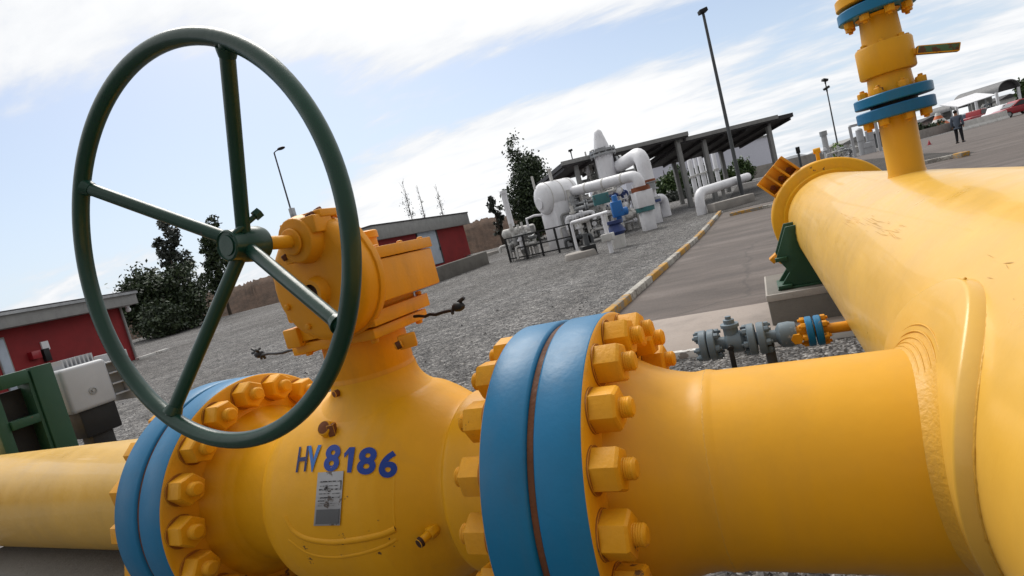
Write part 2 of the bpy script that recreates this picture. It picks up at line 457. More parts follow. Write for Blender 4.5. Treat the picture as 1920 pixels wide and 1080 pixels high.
def put_nut(parent, loc, xdir, spin, proto, used):
    o = proto if not used[0] else proto.copy()
    if used[0]: col.objects.link(o)
    used[0] = True
    o.parent = parent
    o.location = Vector(loc)-world_loc(parent)
    q = Vector((1, 0, 0)).rotation_difference(Vector(xdir)).to_matrix() if Vector(xdir).dot(AX) > -0.999 else Matrix.Rotation(PI, 3, 'Z')
    o.rotation_euler = (q @ Matrix.Rotation(spin, 3, 'X')).to_euler()
    return o

def big_flange(parent, xface, xjoint, nut_x, ndir):
    # blue rim, yellow nut face, at the joint end a raised face
    L = xjoint-xface; s = 1 if L > 0 else -1; L = abs(L)
    b = MB()
    b.lathe((xface, PY, PZ), (s, 0, 0), [(0, 0.19), (0, 0.362), (0.0045, 0.3680), (0.007, 0.3690), (L-0.007, 0.3690), (L-0.002, 0.3665), (L, 0.362), (L, 0.19)], 128,
            mis=[1, 1, 0, 0, 0, 0, 0], close=False)
    fl = b.build('flange', [M['blue'], M['yellow_worn']], parent, angle=40)
    for k in range(18):
        th = R(7.0+20*k)
        p = Vector((nut_x, PY-0.318*math.cos(th), PZ+0.318*math.sin(th)))
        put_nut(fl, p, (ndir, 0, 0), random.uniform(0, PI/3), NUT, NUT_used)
    return fl

# ---------------------------------------------------------------- ball valve
valve = thing('ball_valve', 'big yellow ball valve with a dark green spoked handwheel and blue lettering HV 8186', 'valve', (-1.076, PY, G0))
BODY = [(-1.5745, 0.262), (-1.555, 0.250), (-1.525, 0.226), (-1.49, 0.214), (-1.42, 0.2115), (-1.372, 0.2115), (-1.358, 0.216), (-1.346, 0.231), (-1.325, 0.252), (-1.295, 0.2685), (-1.255, 0.280), (-1.20, 0.286),
        (-1.10, 0.288), (-1.00, 0.287), (-0.955, 0.2835), (-0.915, 0.2745), (-0.880, 0.2585), (-0.845, 0.2385), (-0.815, 0.2225), (-0.792, 0.2105), (-0.780, 0.2065), (-0.770, 0.2075),
        (-0.764, 0.2230), (-0.752, 0.2285), (-0.69, 0.231), (-0.655, 0.2375), (-0.625, 0.249), (-0.60, 0.262), (-0.578, 0.272)]
BX = [p[0] for p in BODY]; BR = [p[1] for p in BODY]
def body_r(x): return float(np.interp(x, BX, BR))
def body_hit(u, v, lift=0.0):
    d = ray(u, v); r = 0.28
    for _ in range(6):
        oy, oz = -PY, EYE.z-PZ
        a = d.y*d.y+d.z*d.z; b_ = oy*d.y+oz*d.z; c = oy*oy+oz*oz-r*r
        t = (-b_-math.sqrt(max(0, b_*b_-a*c)))/a
        p = EYE+d*t; r = body_r(p.x)+lift
    return p
# smooth the body profile
xs = np.linspace(BX[0], BX[-1], 170)
prof = [(float(x-BX[0]), float(np.mean([np.interp(x+dx, BX, BR) for dx in (-.003, 0, .003)]))) for x in xs]
b = MB(); b.lathe((BX[0], PY, PZ), AX, prof, 128)
# fillet that carries the bonnet into the body
def body_top(x, y): return PZ+math.sqrt(max(1e-6, body_r(x)**2-(y-PY)**2))
fv = []; ff = []; NB = 72; NRR = 9
for k in range(NB):
    a = 2*PI*k/NB; ca, sa = math.cos(a), math.sin(a)
    r0, r2 = 0.1195, 0.178
    p0 = Vector((-1.045+r0*ca, PY+r0*sa, 0.888)); zc_ = body_top(-1.045+r0*ca, PY+r0*sa)
    pc = Vector((-1.045+r0*ca, PY+r0*sa, zc_)); p2 = Vector((-1.045+r2*ca, PY+r2*sa, body_top(-1.045+r2*ca, PY+r2*sa)-0.0015))
    for j in range(NRR+1):
        t = j/NRR; fv.append(p0*(1-t)**2+pc*2*t*(1-t)+p2*t*t)
for k in range(NB):
    for j in range(NRR):
        a0 = k*(NRR+1)+j; a1 = ((k+1) % NB)*(NRR+1)+j; ff.append((a0, a0+1, a1+1, a1))
b.add(fv, ff)
b.lathe((-1.045, PY, PZ-0.16), (0, 0, -1), [(0, 0.20), (0.115, 0.19), (0.15, 0.17), (0.16, 0.12), (0.16, 0.0)], 64, close=False)
body = b.build('valve_body', M['yellow'], valve, angle=50)
# cast ridge sagging across the lower front, and the vertical seam beside it
def on_body(pxs, lift=0.0): return [body_hit(u, v, lift) for u, v in pxs]
def smooth_px(pts, n=8):
    out = []
    for i in range(len(pts)-1):
        p0 = pts[max(i-1, 0)]; p1 = pts[i]; p2 = pts[i+1]; p3 = pts[min(i+2, len(pts)-1)]
        for k in range(n):
            t = k/n
            out.append(tuple(0.5*((2*p1[j])+(-p0[j]+p2[j])*t+(2*p0[j]-5*p1[j]+4*p2[j]-p3[j])*t*t+(-p0[j]+3*p1[j]-3*p2[j]+p3[j])*t**3) for j in (0, 1)))
    out.append(pts[-1]); return out
b = MB()
b.tube(on_body(smooth_px([(538, 968), (552, 992), (580, 1008), (625, 1014), (670, 1010), (715, 1001), (742, 990)]), -0.006), 0.010, 12)
b.tube(on_body(smooth_px([(545, 1010), (580, 1034), (625, 1042), (675, 1036), (720, 1022), (745, 1008)]), -0.0065), 0.008, 12)
b.tube(on_body(smooth_px([(742, 990), (739, 950), (740, 905), (745, 860), (752, 830)]), -0.0052), 0.006, 8)
b.build('cast_ridge', M['yellow'], valve, angle=60)
big_flange(valve, -1.5743, -1.678, -1.5743, 1)
big_flange(valve, -0.5776, -0.4745, -0.5776, -1)

# bonnet: two stacked necks with a machined groove between them
SX = -1.045
b = MB()
b.lathe((SX, PY, 0.80), (0, 0, 1), [(0, 0.120), (0.03, 0.1185), (0.095, 0.1175), (0.098, 0.1155), (0.102, 0.1155), (0.105, 0.1165), (0.190, 0.1150), (0.192, 0.1125)], 72)
b.build('bonnet', M['yellow_gear'], valve, angle=40)
# lug with an eye on the bonnet
b = MB(); lp = aty(766, 640, 1.085)
b.box(lp+Vector((-0.012, 0.012, 0)), (0.045, 0.034, 0.034), 0.6)
b.cyl(lp+Vector((-0.012, -0.01, 0)), lp+Vector((-0.028, -0.022, -0.004)), 0.010, n=12, mi=1)
b.build('lug', [M['yellow_gear'], M['rust']], valve, bevel=0.004)
b = MB(); gp = aty(637, 735, 1.06)
b.cyl(gp+Vector((0.012, 0.03, 0.0)), gp, 0.015, n=6); b.cyl(gp, gp-Vector((0.004, 0.018, 0)), 0.0095, n=12, mi=1)
b.build('grease_fitting', [M['yellow_gear'], M['rust']], valve, bevel=0.0015)
# mounting plates
b = MB(); b.box((-1.015, 1.145, 1.008), (0.265, 0.235, 0.026))
for sx, sy in ((1, 1), (1, -1), (-1, -1)): b.lathe((-1.015+sx*0.112, 1.145+sy*0.098, 0.996), (0, 0, -1), [(0, 0.011), (0.010, 0.011), (0.012, 0.008)], 6)
b.build('mounting_plate', M['yellow_gear'], valve, bevel=0.004)
b = MB(); b.box((-1.01, 1.145, 1.044), (0.285, 0.245, 0.036))
b.box((-1.01, 1.145, 1.072), (0.23, 0.20, 0.022))
for sx, sy in ((1, 1), (1, -1)): b.lathe((-1.01+sx*0.125, 1.145+sy*0.105, 1.062), (0, 0, 1), [(0, 0.010), (0.008, 0.010), (0.010, 0.007)], 6)
b.build('mounting_plate', M['yellow_gear'], valve, bevel=0.004)
# worm gear housing and its lid
b = MB(); b.box((-0.985, 1.155, 1.130), (0.306, 0.275, 0.102))
gh = b.build('gear_housing', M['yellow_gear'], valve, bevel=0.006)
b = MB(); b.box((-0.985, 1.155, 1.1965), (0.312, 0.281, 0.0275))
for y_ in (1.08, 1.18, 1.275):
    b.lathe((-0.85, y_, 1.2095), (0, 0, 1), [(0, 0.0085), (0.005, 0.0085), (0.007, 0.006)], 6)
    b.lathe((-1.12, y_, 1.2095), (0, 0, 1), [(0, 0.0085), (0.005, 0.0085), (0.007, 0.006)], 6)
b.build('lid', M['yellow_gear'], gh, bevel=0.003)
b = MB(); b.box((-1.135, 1.045, 1.040), (0.05, 0.07, 0.050)); b.box((-1.16, 1.10, 1.000), (0.07, 0.09, 0.026))
b.build('bracket', M['yellow_gear'], valve, bevel=0.004)
# spur reduction case in front: a disc that narrows to the input shaft
def hull_outline(c1, r1, c2, r2, n=26):
    c1 = Vector(c1); c2 = Vector(c2); d = c2-c1; L = d.length; a0 = math.atan2(d.y, d.x); b_ = math.acos((r1-r2)/L)
    pts = []
    for i in range(n+1):
        a = a0+b_+(2*PI-2*b_)*i/n; pts.append((c1.x+r1*math.cos(a), c1.y+r1*math.sin(a)))
    for i in range(n+1):
        a = a0-b_+(2*b_)*i/n; pts.append((c2.x+r2*math.cos(a), c2.y+r2*math.sin(a)))
    return pts
out = hull_outline((-0.956, 1.160), 0.142, (-0.922, 1.225), 0.082)
b = MB(); b.prism(out, (0, 0.960, 0), (1, 0, 0), (0, 0, 1), (0, 1, 0), 0.080)
rc = b.build('reduction_case', M['yellow_gear'], valve, bevel=0.026, segs=5)
b = MB()
b.prism(hull_outline((-0.956, 1.160), 0.147, (-0.922, 1.225), 0.087), (0, 1.018, 0), (1, 0, 0), (0, 0, 1), (0, 1, 0), 0.020)
for k in range(9):
    a = R(-80+40*k)
    p = Vector((-0.956+0.108*math.cos(a), 0.957, 1.160+0.108*math.sin(a)))
    if p.z < 1.20: b.lathe(p+Vector((0, 0.006, 0)), (0, -1, 0), [(0, 0.0085), (0.008, 0.0085), (0.010, 0.006)], 6)
b.build('case_rim', M['yellow_gear'], rc, bevel=0.003)
# input boss, split clamp and shaft
b = MB(); b.lathe((-0.944, 0.985, 1.2655), (0, -1, 0), [(0, 0.060), (0.035, 0.056), (0.058, 0.050)], 28); b.box((-0.930, 0.962, 1.290), (0.105, 0.058, 0.040)); b.box((-0.965, 0.955, 1.235), (0.055, 0.05, 0.032)); b.box((-0.905, 0.985, 1.312), (0.06, 0.06, 0.018))
b.lathe((-0.950, 0.925, 1.2645), (0, -1, 0), [(0, 0.031), (0.006, 0.031), (0.007, 0.027)], 28)
bo = b.build('input_boss', M['yellow_gear'], valve, bevel=0.009, segs=3)
for p in ((-0.968, 0.948, 1.308), (-0.897, 0.948, 1.308), (-0.988, 0.934, 1.235), (-0.905, 0.985, 1.319)):
    b = MB(); b.lathe(p, (-0.2, -0.3, 0.9), [(-0.004, 0.011), (0.008, 0.011), (0.010, 0.008)], 6)
    b.build('clamp_bolt', M['rust'], bo, bevel=0.001)
b = MB(); b.lathe((-0.950, 0.98, 1.142), (0, -1, 0), [(0, 0.040), (0.030, 0.036), (0.045, 0.031), (0.045, 0.021), (0.032, 0.020)], 32, close=False, mis=[0, 0, 0, 1])
b.lathe((-0.950, 0.95, 1.142), (0, -1, 0), [(0, 0.0), (0.0, 0.021)], 24, mi=1, close=False)
b.build('shaft_stub', [M['yellow_gear'], M['hole_dark']], valve, angle=40)  # inside of the bore coloured dark to paint the shade in it
HC = Vector((-0.9536, 0.6983, 1.2807)); HN = Vector((-0.0133, -0.9977, 0.0666)).normalized()
b = MB(); b.cyl(HC-HN*0.13, HC-HN*0.258, 0.0150, n=24); b.cyl(HC-HN*0.225, HC-HN*0.2255, 0.0185, n=24)
b.build('input_shaft', M['yellow_worn'], valve)
# vent stub on the housing
b = MB(); b.lathe((-0.952, 1.17, 1.19), (0, 0, 1), [(0, 0.034), (0.052, 0.034), (0.053, 0.040), (0.070, 0.040), (0.073, 0.036)], 28)
b.build('breather_stub', M['yellow_gear'], valve)

# handwheel
wheel = bpy.data.objects.new('handwheel', None); col.objects.link(wheel); wheel.parent = valve; wheel.location = HC-valve.location
wheel.empty_display_size = 0.1
az, el = R(-90.763), R(3.82)
wa = Vector((-math.sin(az), math.cos(az), 0)); wb = HN.cross(wa)
RW = 0.375
b = MB(); b.tube([HC+(wa*math.cos(2*PI*i/120)+wb*math.sin(2*PI*i/120))*RW for i in range(120)], 0.0157, 20, closed=True)
b.build('rim', M['green'], wheel, angle=80)
hub_c = HC-HN*0.098
for i in range(4):
    th = R(56.869)+i*PI/2
    rad = wa*math.cos(th)+wb*math.sin(th)
    e = HC+rad*(RW-0.006); s_ = hub_c+rad*0.024
    b = MB(); b.cyl(s_, e, 0.0140, 0.0132, n=20)
    ax_ = (e-s_).normalized(); b.lathe(e-ax_*0.022, ax_, [(0, 0.0142), (0.008, 0.0165), (0.016, 0.0185)], 20)
    b.build('spoke', M['green'], wheel, angle=60)
b = MB()
b.lathe(HC-HN*0.062, -HN, [(0, 0.0), (0.0, 0.020), (0.003, 0.021), (0.003, 0.027), (0.0, 0.0285), (0.003, 0.0315), (0.028, 0.0315), (0.034, 0.0360), (0.074, 0.0375), (0.084, 0.0345), (0.086, 0.017)], 36)
b.build('hub', M['green'], wheel, angle=40)
b = MB(); t0 = HC-HN*0.085+wa*0.028+wb*0.030; t1 = t0+(wa*0.35+wb*0.45-HN*0.6).normalized()*0.034
b.cyl(t0-(t1-t0)*0.8, t1, 0.0055, n=12); b.cyl(t1, t1+(t1-t0).normalized()*0.014, 0.0115, n=6)
b.build('set_screw', M['green'], wheel)

# surface fittings on the body
p = body_hit(617, 806); nrm = Vector((0, p.y-PY, p.z-PZ)).normalized(); ax_ = (nrm+Vector((0.15, -0.3, -0.1))).normalized()
b = MB(); b.cyl(p-ax_*0.02, p+ax_*0.022, 0.026, 0.019, n=20, mi=0); b.cyl(p+ax_*0.022, p+ax_*0.0235, 0.017, n=20, mi=1); b.box(p+ax_*0.010+Vector((0.018, 0.0, -0.004)), (0.018, 0.02, 0.03), 0.4, mi=1)
b.build('lifting_stub', [M['yellow'], M['rust']], valve, bevel=0.003)
p = body_hit(812, 995); nrm = Vector((0, p.y-PY, p.z-PZ)).normalized(); ax_ = (nrm+Vector((-0.35, -0.15, -0.05))).normalized()
b = MB(); b.cyl(p-ax_*0.01, p+ax_*0.014, 0.0155, n=6); b.cyl(p+ax_*0.014, p+ax_*0.036, 0.0105, n=16); b.cyl(p+ax_*0.036, p+ax_*0.046, 0.0125, 0.011, n=16, mi=1)
b.build('drain_plug', [M['yellow'], M['hole_dark']], valve, bevel=0.001)  # dark tip paints the shade of the open hole
p = body_hit(626, 772)
# two twisted wires tied round the neck
def wire(p0, p1, seed, parent):
    r_ = random.Random(seed); b = MB(); p0 = Vector(p0); p1 = Vector(p1)
    pts = [p0.lerp(p1, t)+Vector((0, r_.uniform(-.002, .002), r_.uniform(-.003, .003)-0.006*math.sin(PI*t))) for t in np.linspace(0, 1, 10)]
    b.tube(pts, 0.0042, 8)
    d = (p1-p0).normalized()
    for k in range(7):
        q = p1-d*r_.uniform(0, 0.035); e = q+Vector((d.x*r_.uniform(-.004, .030), r_.uniform(-.015, .015), r_.uniform(-.024, .022)))
        b.tube([q, q.lerp(e, .5)+Vector((0, 0, .004)), e], 0.0042, 6)
    b.sphere(p1-d*0.015, 0.0125, 8, 6, (1.6, 1, 1))
    b.build('tie_wire', M['black'], parent)
wire((-0.875, 1.19, 1.012), (-0.708, 1.17, 1.016), 3, valve)
wire((-1.17, 1.12, 1.000), (-1.476, 1.17, 0.997), 5, valve)

# patches laid on the body (name plate, lettering)
def bil(q, s, t):           # q = TL, TR, BR, BL pixel bearings
    tl, tr, br, bl = q
    return tuple((tl[i]*(1-s)+tr[i]*s)*(1-t)+(bl[i]*(1-s)+br[i]*s)*t for i in (0, 1))
def patch(b, q, s0, s1, t0, t1, lift, nx=6, ny=8, mi=0, base=-0.002):
    vs = []; fs = []
    for lf in (lift, base):
        for j in range(ny+1):
            for i in range(nx+1):
                u, v = bil(q, s0+(s1-s0)*i/nx, t0+(t1-t0)*j/ny)
                vs.append(body_hit(u, v, lf))
    W = nx+1; K = W*(ny+1)
    for j in range(ny):
        for i in range(nx): fs.append((j*W+i, j*W+i+1, (j+1)*W+i+1, (j+1)*W+i))
    edge = [i for i in range(W)]+[j*W+nx for j in range(1, ny+1)]+[ny*W+i for i in range(nx-1, -1, -1)]+[j*W for j in range(ny-1, 0, -1)]
    for a, c in zip(edge, edge[1:]+edge[:1]): fs.append((a, c, K+c, K+a))
    b.add(vs, fs, mi)
NQ = ((596, 886), (644, 883), (637, 985), (588, 986))
b = MB(); patch(b, NQ, 0, 1, 0, 1, 0.0032)
patch(b, NQ, 0.06, 0.94, 0.70, 0.97, 0.0044, 4, 4, 2, 0.0)
r_ = random.Random(4)
for t, s0, s1, h in ((0.17, .10, .92, .020), (0.255, .12, .80, .012), (0.315, .10, .92, .026), (0.40, .10, .50, .012), (0.40, .62, .90, .012), (0.47, .10, .90, .022), (0.53, .08, .62, .018), (0.585, .10, .80, .008), (.625, .10, .7, .008)):
    patch(b, NQ, s0, s1, t, t+h, 0.0046, 5, 1, 1, 0.0)
patch(b, NQ, .90, .93, 0.17, 0.34, 0.0046, 1, 4, 1, 0.0)
for s0, s1, t0, t1 in ((.34, .40, .24, .36), (.36, .52, .345, .375), (.30, .36, .29, .33), (.44, .50, .30, .35)): patch(b, NQ, s0, s1, t0, t1, 0.0048, 2, 2, 1, 0.0)
b.build('name_plate', [M['tin'], M['ink'], M['tin_dark']], valve, angle=30)

def glyph(ch, q, mat, weight=0.0, xr=None):
    cu = bpy.data.curves.new('glyph', 'FONT'); cu.body = ch; cu.size = 1; cu.resolution_u = 5; cu.offset = weight
    tmp = bpy.data.objects.new('glyph', cu); col.objects.link(tmp)
    dg = bpy.context.evaluated_depsgraph_get(); dg.update()
    me = bpy.data.meshes.new_from_object(tmp.evaluated_get(dg))
    bpy.data.objects.remove(tmp); bpy.data.curves.remove(cu)
    bm = bmesh.new(); bm.from_mesh(me)
    bmesh.ops.triangulate(bm, faces=bm.faces)
    for _ in range(3):
        le = [e for e in bm.edges if e.calc_length() > 0.12]
        if le: bmesh.ops.subdivide_edges(bm, edges=le, cuts=1); bmesh.ops.triangulate(bm, faces=bm.faces)
    xs_ = [v.co.x for v in bm.verts]; ys_ = [v.co.y for v in bm.verts]
    x0, x1, y0, y1 = min(xs_), max(xs_), min(ys_), max(ys_)
    bm.verts.index_update()
    vs = []
    for v in bm.verts:
        u, w = bil(q, (v.co.x-x0)/(x1-x0), 1-(v.co.y-y0)/(y1-y0)); vs.append(body_hit(u, w, 0.0026))
    fs = [[v.index for v in f.verts] for f in bm.faces]
    bm.free(); bpy.data.meshes.remove(me)
    return vs, fs
b = MB()
for ch, q, mi, wt in (
    ('H', ((561, 838), (579, 836), (573, 884), (554, 886)), 2, 0.012),
    ('V', ((577, 836), (603, 834), (593, 885), (576, 885)), 1, 0.040),
    ('8', ((612, 834), (641, 833), (633, 884), (605, 884)), 0, 0.035),
    ('1', ((645, 839), (671, 838), (662, 886), (644, 886)), 0, 0.035),
    ('8', ((674, 839), (709, 838), (702, 890), (667, 890)), 0, 0.035),
    ('6', ((714, 845), (749, 845), (743, 896), (708, 896)), 0, 0.035)):
    if ch == '1':
        for x0, x1, xa, xb, y0, y1 in ((.36, .80, .36, .80, 0, .5), (.36, .80, .36, .80, .5, 1), (.36, .62, .36, .62, .0, .08)):
            gv = []; gf = []
            for j in range(9):
                for i in range(5):
                    u, w = bil(q, x0+(x1-x0)*i/4, y0+(y1-y0)*j/8); gv.append(body_hit(u, w, 0.0026 if y1 != .08 else .0025))
            for j in range(8):
                for i in range(4): gf.append((j*5+i, j*5+i+1, j*5+i+6, j*5+i+5))
            b.add(gv, gf, mi)
        pl_ = [(0.02, .24), (.36, .02), (.36, .22), (.04, .42)]; b.add([body_hit(*bil(q, *p_), .0027) for p_ in pl_], [(0, 1, 2, 3)], mi)
        continue
    vs, fs = glyph(ch, q, None, wt); b.add(vs, fs, mi)
b.build('lettering', [M['letter_blue'], M['letter_light'], M['letter_dark']], valve, flat=True)

# ---------------------------------------------------------------- left pipeline
pl = thing('pipeline', 'pale yellow pipe at the left, ending in a blue bolted flange', 'pipe', (-4.0, PY, G0))
b = MB(); b.lathe((-1.795, PY, PZ), (-1, 0, 0), [(0, 0.262), (0.02, 0.25), (0.05, 0.226), (0.09, 0.211), (0.13, 0.205), (0.138, 0.2065), (0.158, 0.2065), (0.165, 0.203), (5.2, 0.203)], 96)
b.build('pipe', M['yellow_pale'], pl, angle=50)
big_flange(pl, -1.7958, -1.692, -1.7958, -1)
b = MB(); b.cyl((-1.693, PY, PZ), (-1.677, PY, PZ), 0.3615, n=96); b.build('gasket', M['rust'], pl)

# ---------------------------------------------------------------- header with branch
HX, HZ, HR = 0.5804, 0.6074, 0.3868
hd = thing('header_pipe', 'wide pale yellow header pipe with a branch, blue bolted flange and yellow end closure', 'pipe', (HX, 2.0, G0))
b = MB(); b.lathe((HX, -2.0, HZ), (0, 1, 0), [(0, HR)]+[(0.4*k, HR) for k in range(1, 20)]+[(7.78, HR), (7.82, HR-0.004), (7.83, HR-0.012), (7.842, HR-0.012), (7.85, HR-0.004), (8.10, HR-0.006)], 160)
b.build('barrel', M['yellow_pale'], hd, angle=50)
# branch spool with weld neck
def hx_at(z, r): return HX-math.sqrt(max(0, r*r-(z-HZ)**2))
b = MB(); b.lathe((-0.358, PY, PZ), AX, [(0, 0.268), (0.012, 0.262), (0.03, 0.249), (0.06, 0.232), (0.09, 0.2195), (0.12, 0.2105), (0.145, 0.2055), (0.156, 0.2045), (0.166, 0.2055), (0.172, 0.2065), (0.186, 0.2065), (0.193, 0.2045), (0.20, 0.203), (0.66, 0.203)], 112)
b.build('branch_pipe', M['yellow_pipe'], hd, angle=50)
big_flange(hd, -0.3581, -0.4595, -0.3581, 1)
b = MB(); b.cyl((-0.4605, PY, PZ), (-0.4735, PY, PZ), 0.3615, n=96); b.build('gasket', M['rust'], hd)
# girth weld on the spool
b = MB(); NW = 180; r_ = random.Random(2)
b.tube([Vector((-0.178+r_.uniform(-.0012, .0012), PY+(0.2025+r_.uniform(0, .0006))*math.cos(2*PI*i/NW), PZ+(0.2025+r_.uniform(0, .0006))*math.sin(2*PI*i/NW))) for i in range(NW)], 0.0055, 8, closed=True,
       radii=[0.0042+r_.uniform(-.0004, .0004) for i in range(NW)])
b.build('weld_bead', M['weld'], hd, angle=70)
# saddle-shaped reinforcing pad welded on the header
def pad_pt(a, s, h):
    y = PY+0.262*s*math.cos(a); arc_ = 0.288*s*math.sin(a)
    th = arc_/HR
    return Vector((HX-(HR+h)*math.cos(th), y, HZ-0.02+(HR+h)*math.sin(th)+0.02*math.cos(th)))
b = MB(); vs = []; fs = []; NA = 144
rows = [(0.5, 0.020), (0.7, 0.022), (0.85, 0.023), (0.94, 0.023), (0.955, 0.0225), (0.967, 0.020), (0.99, 0.007), (1.0, 0.002), (1.008, -0.005)]
for s_, h_ in rows:
    for k in range(NA):
        a = 2*PI*k/NA
        pin = 1+0.06*max(0, math.sin(a))**12
        vs.append(pad_pt(a, s_*pin, h_))
for i in range(len(rows)-1):
    for k in range(NA): fs.append((i*NA+k, i*NA+(k+1) % NA, (i+1)*NA+(k+1) % NA, (i+1)*NA+k))
b.add(vs, fs); b.build('reinforcing_pad', M['yellow_pale'], hd, angle=50)
b = MB(); r_ = random.Random(8)
pts = []
for k in range(220):
    a = 2*PI*k/220; pin = 1+0.06*max(0, math.sin(a))**12
    pts.append(pad_pt(a, 1.004*pin, 0.000)+Vector((r_.uniform(-.001, .001),)*3))
b.tube(pts, 0.003, 8, closed=True, radii=[0.0026+r_.uniform(-.0006, .0006) for _ in pts])
top = [pad_pt(PI/2, s_, 0.019) for s_ in np.linspace(0.80, 1.04, 8)]
b.tube(top, 0.0022, 6)
b.build('pad_weld', M['weld'], hd, angle=70)
# fillet weld round the branch, with a few weld passes showing on top
b = MB(); r_ = random.Random(9); NF = 240
prof_f = [(0.2028, -0.020), (0.2055, -0.0165), (0.2095, -0.0115), (0.2145, -0.006), (0.220, -0.002), (0.227, 0.001), (0.233, 0.004)]
vs = []; fs = []
for rr, dx in prof_f:
    for k in range(NF):
        a = 2*PI*k/NF; z = PZ+rr*math.sin(a); j = r_.uniform(-.0008, .0008)
        vs.append(Vector((hx_at(z, HR+0.022)+dx+j, PY+(rr+j)*math.cos(a), z+j)))
for i in range(len(prof_f)-1):
    for k in range(NF): fs.append((i*NF+k, i*NF+(k+1) % NF, (i+1)*NF+(k+1) % NF, (i+1)*NF+k))
b.add(vs, fs)
for rr, dx in ((0.207, -0.014), (0.213, -0.008), (0.221, -0.002), (0.232, 0.0015), (0.244, 0.002)):
    pts = []
    for k in range(60):
        a = R(52)+R(62)*k/59; z = PZ+rr*math.sin(a); pts.append(Vector((hx_at(z, HR+0.022)+dx, PY+rr*math.cos(a), z)))
    b.tube(pts, 0.003, 8, radii=[0.0004+0.0015*math.sin(PI*k/59)**.5 for k in range(60)])
b.build('branch_weld', M['weld'], hd, angle=70)
# scuffed paint on the upper flank of the header
def header_hit(u, v, r):
    d = ray(u, v); ox, oz = -HX, EYE.z-HZ
    a = d.x*d.x+d.z*d.z; b_ = ox*d.x+oz*d.z; c = ox*ox+oz*oz-r*r
    return EYE+d*((-b_-math.sqrt(max(0, b_*b_-a*c)))/a)
b = MB(); r_ = random.Random(21)
for k in range(46):
    u = r_.uniform(1575, 1690); v = 405+(u-1575)*.26+r_.gauss(0, 7); L_k = r_.uniform(4, 26); a = R(24)+r_.gauss(0, .16); w_ = r_.uniform(.3, .8)
    q = [(u, v), (u+L_k*.5*math.cos(a), v+L_k*.5*math.sin(a)-w_), (u+L_k*math.cos(a), v+L_k*math.sin(a)), (u+L_k*.5*math.cos(a), v+L_k*.5*math.sin(a)+w_)]
    b.add([header_hit(x_, y_, HR+0.0009) for x_, y_ in q], [(0, 1, 2, 3)])
for k in range(5):
    u = r_.uniform(1820, 1915); v = 480+(u-1820)*.2+r_.gauss(0, 22); L_k = r_.uniform(4, 26); a = R(20)+r_.gauss(0, .3); w_ = r_.uniform(.5, 1.2)
    q = [(u, v), (u+L_k*.5*math.cos(a), v+L_k*.5*math.sin(a)-w_), (u+L_k*math.cos(a), v+L_k*math.sin(a)), (u+L_k*.5*math.cos(a), v+L_k*.5*math.sin(a)+w_)]
    b.add([header_hit(x_, y_, HR+0.0009) for x_, y_ in q], [(0, 1, 2, 3)])
o = b.build('scuff_marks', M['scuff'], hd, flat=True); o['kind'] = 'stuff'
# vent riser on top with its lower flange
VX, VY = HX, 2.89; k_ = 0.948
def vz(z): return 1.15+(z-1.15)*k_
b = MB(); b.lathe((VX, VY, HZ+HR-0.02), (0, 0, 1), [(0, 0.074), (0.016, 0.070), (0.03, 0.0665), (vz(1.245)-(HZ+HR-0.02), 0.0665)], 40)
b.build('vent_riser', M['yellow_pipe'], hd, angle=50)
SNUT = nut_mesh('hex_nut', 0.034, 0.026, 0.009, 0.012, M['yellow_worn'], False); SN = [False]
def small_flange(parent, c, axis, r, th, bc, n, nd, mats, nut=SNUT, used=SN, ph=0.2, name='flange'):
    b = MB(); b.lathe(c, axis, [(0, 0.02), (0, r-0.004), (0.004, r), (th-0.004, r), (th, r-0.004), (th, 0.02)], 56, mis=[0]*5, close=False)
    fl = b.build(name, mats, parent, angle=40)
    a, s, t = frame_from(axis); c = Vector(c)
    for k in range(n):
        an = ph+2*PI*k/n; base = c+(s*math.cos(an)+t*math.sin(an))*bc
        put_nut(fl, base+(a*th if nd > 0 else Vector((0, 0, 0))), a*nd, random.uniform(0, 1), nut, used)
    return fl
small_flange(hd, (VX, VY, vz(1.245)), (0, 0, 1), 0.141, 0.047, 0.110, 8, -1, [M['blue_worn']])
b = MB(); b.cyl((VX, VY, vz(1.245)+0.046), (VX, VY, vz(1.245)+0.064), 0.085, n=40); b.build('gasket', M['black'], hd)
# quick-opening end closure
cl = MB()
cl.lathe((HX, 5.86, HZ), (0, 1, 0), [(0, 0.372), (0.0, 0.412), (0.03, 0.425), (0.036, 0.505), (0.05, 0.520), (0.07, 0.524), (0.30, 0.524), (0.33, 0.510), (0.36, 0.45), (0.46, 0.28), (0.50, 0.0)], 128, close=False)
cl = cl.build('end_closure', M['yellow'], hd, angle=40)
b = MB()
cn = Vector((-0.64, 0, 0.768)); ct = Vector((0.768, 0, 0.64)); cc = Vector((HX, 5.99, HZ))
rotm = Matrix((ct, Vector((0, 1, 0)), cn)).transposed()
b.box(cc+cn*0.60+Vector((0, 0.17, 0)), (0.34, 0.02, 0.22), rot=rotm)
for t_ in (-0.16, -0.05, 0.06, 0.16): b.box(cc+cn*0.60+ct*t_+Vector((0, 0.06, 0)), (0.020, 0.20, 0.22), rot=rotm)
b.box(cc+cn*0.505+Vector((0, 0.06, 0)), (0.34, 0.19, 0.02), rot=rotm)
b.build('hinge_bracket', M['yellow_gear'], cl, bevel=0.004)
b = MB()
for t_ in (-0.105, 0.005, 0.11): b.cyl(cc+cn*0.57+ct*t_+Vector((0, 0.16, 0)), cc+cn*0.57+ct*t_+Vector((0, 0.08, 0)), 0.028, n=6)
b.build('hinge_bolt', M['rust'], cl)
b = MB(); b.box((HX-0.02, 6.06, HZ+0.565), (0.03, 0.05, 0.12)); b.cyl((HX-0.05, 6.06, HZ+0.615), (HX+0.01, 6.06, HZ+0.615), 0.026, n=14)
